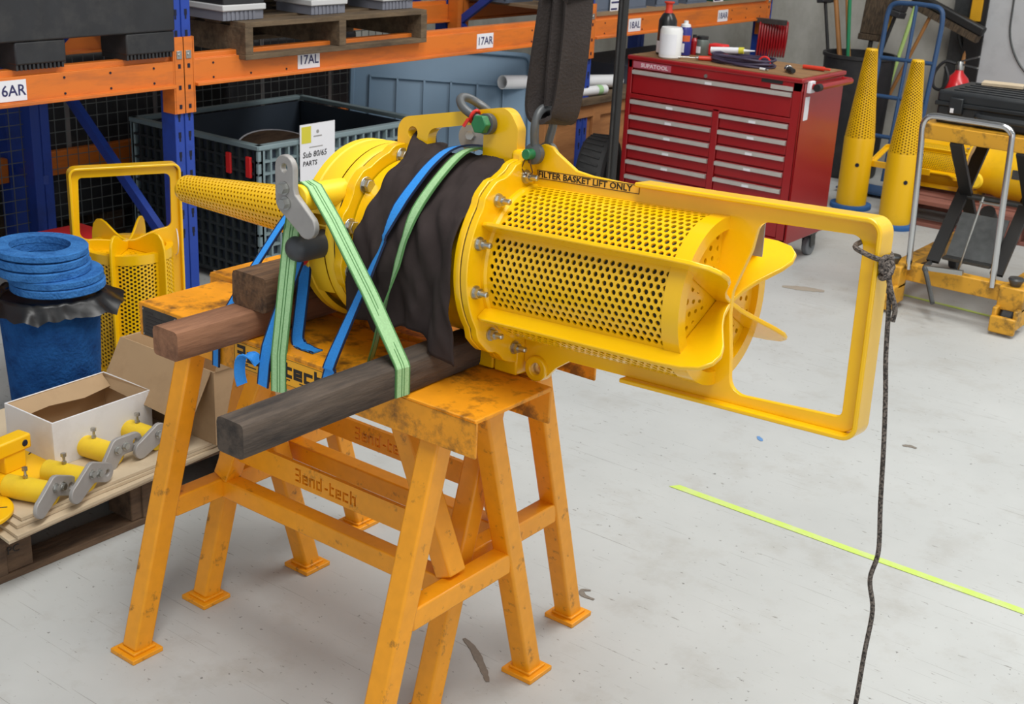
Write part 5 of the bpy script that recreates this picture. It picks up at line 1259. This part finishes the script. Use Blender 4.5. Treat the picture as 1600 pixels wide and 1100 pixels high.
broom('black headed broom leaning right out of the drum', (-1.06, 6.34, .06), (-.84, 6.44, 1.03), 'tool_black', .012, ('head', 'black_plastic', (.09, .12, .06)))
broom('lime stick broom behind the blue hand truck with a long black head', (-.93, 6.60, .30), (-.80, 6.66, 1.10), 'stick_lime', .013)
t = thing('yard_broom', 'wide black yard broom head slanting behind the hand truck', 'broom', M=plane_m((-.60, 6.72, 1.06), (.93, .0, -.36), (0, 1, 0)))
MB().box(-.26, .26, -.03, .03, -.03, .03).build('head', 'tool_black', t, bevel=.012); MB().box(-.25, .25, -.028, .028, -.075, -.03).build('bristles', 'bristle', t); MB().cyl((-.1, 0, .02), (-.1, .05, -1.0), .012, n=10).build('handle', 'stick_wood', t)
broom('black brush jutting out at the left of the drum', (-1.10, 6.40, .06), (-1.33, 6.46, 1.07), 'tool_black', .011, ('head', 'black_plastic', (.05, .16, .04)), 'brush', 'brush')
t = thing('shovel', 'black D-handled shovel propped on the back wall', 'shovel', loc=(-.50, 6.78, 0))
MB().cyl((0, 0, .25), (.0, .08, .86), .016, n=10).build('shaft', 'stick_wood', t); MB().tube(smoothpath([(0, .08, .82), (-.05, .09, .88), (-.055, .095, .95), (.055, .095, .95), (.05, .09, .88)], 4, closed=True), .014, 8, closed=True).build('grip', 'tool_black', t); MB().plate(roundpoly([(-.1, 0), (.1, 0), (.1, .26), (-.1, .26)], .04), [], plane_m((0, -.02, .0), (1, 0, 0), (0, .08, 1)), .004).build('blade', 'dark_steel', t)
ht = thing('hand_truck', 'blue tubular hand truck leaning by the black drum', 'hand truck', loc=(-.635, 6.20, 0))
hp = smoothpath([(-.17, -.10, .05), (-.17, -.05, .40), (-.175, .02, .9), (-.172, .035, 1.07), (-.14, .04, 1.125), (-.05, .042, 1.135), (.05, .042, 1.135), (.14, .04, 1.125), (.172, .035, 1.07), (.175, .02, .9), (.17, -.05, .40), (.17, -.10, .05)], 5)
MB().tube(hp, .015, 10).build('frame', 'truck_blue', ht)
for z, y in ((.80, .005), (.57, -.025), (.33, -.06)): MB().cyl((-.172, y, z), (.172, y, z), .013, n=10).build('crossbar', 'truck_blue', ht)
MB().tube([(0, -.10, .06), (0, -.05, .4), (0, .02, .9), (0, .04, 1.13)], .012, 8).build('centre_bar', 'truck_blue', ht)
MB().box(-.2, .2, -.34, -.10, .02, .03).build('toe_plate', 'truck_blue', ht)
for x in (-.2, .2): MB().lathe([(.02, -.025), (.10, -.03), (.12, -.02), (.12, .02), (.10, .03), (.02, .025)], o=(x, .0, .12), ax=(1, 0, 0), n=28).build('wheel', 'rubber', ht)
# doorway edge and white wall
struct(MB().box(-.40, 3.2, 6.86, 6.995, 0, 3.4).build('wall_right', 'wall_white'), 'pale rough rendered wall at the right edge')
dj = struct(MB().box(-.52, -.40, 6.84, 6.94, 0, 3.2).build('door_1', 'tool_black'), 'black steel corner guard with a yellow panel beside the pale wall')
MB().box(-.50, -.43, 6.82, 6.84, 1.02, 1.6).build('yellow_panel', 'guard_yellow', dj, bevel=.004)
MB().box(-.64, -.52, 6.92, 6.97, 0, 3.2).build('grey_strip', 'dark_steel', dj)
t = MB().tube(smoothpath([(-.26, 6.855, 1.6), (-.25, 6.855, 1.15), (-.235, 6.855, .95), (-.16, 6.855, .80), (-.05, 6.855, .70)], 5), .006, 6).build('wall_cable', 'dark_steel'); tag(t, 'thin grey cable running down the pale wall', 'cable')
ex = thing('fire_extinguisher', 'red fire extinguisher with black hose in front of the black corner guard', 'fire extinguisher', loc=(-.40, 6.50, 0))
MB().lathe([(0, .26), (.085, .26), (.09, .27), (.09, .60), (.086, .64), (.06, .70), (.03, .73), (.022, .75), (0, .75)], n=32).build('cylinder', 'ext_red', ex)
MB().box(-.12, .12, -.10, .10, 0, .258).build('stand', 'black_plastic', ex, bevel=.01)
MB().lathe([(.026, .75), (.026, .775), (.018, .80), (0, .80)], n=16).build('valve', 'steel', ex)
MB().bar((0, 0, .80), (.12, -.03, .845), .018, .008).build('lever', 'steel', ex); MB().bar((0, 0, .785), (.12, -.03, .775), .018, .008).build('carry_handle', 'steel', ex)
MB().tube(smoothpath([(-.02, -.02, .785), (-.09, -.03, .79), (-.135, -.05, .72), (-.12, -.08, .64), (-.06, -.10, .63), (-.03, -.10, .70), (-.06, -.09, .77)], 5), .010, 8).build('hose', 'rubber', ex)
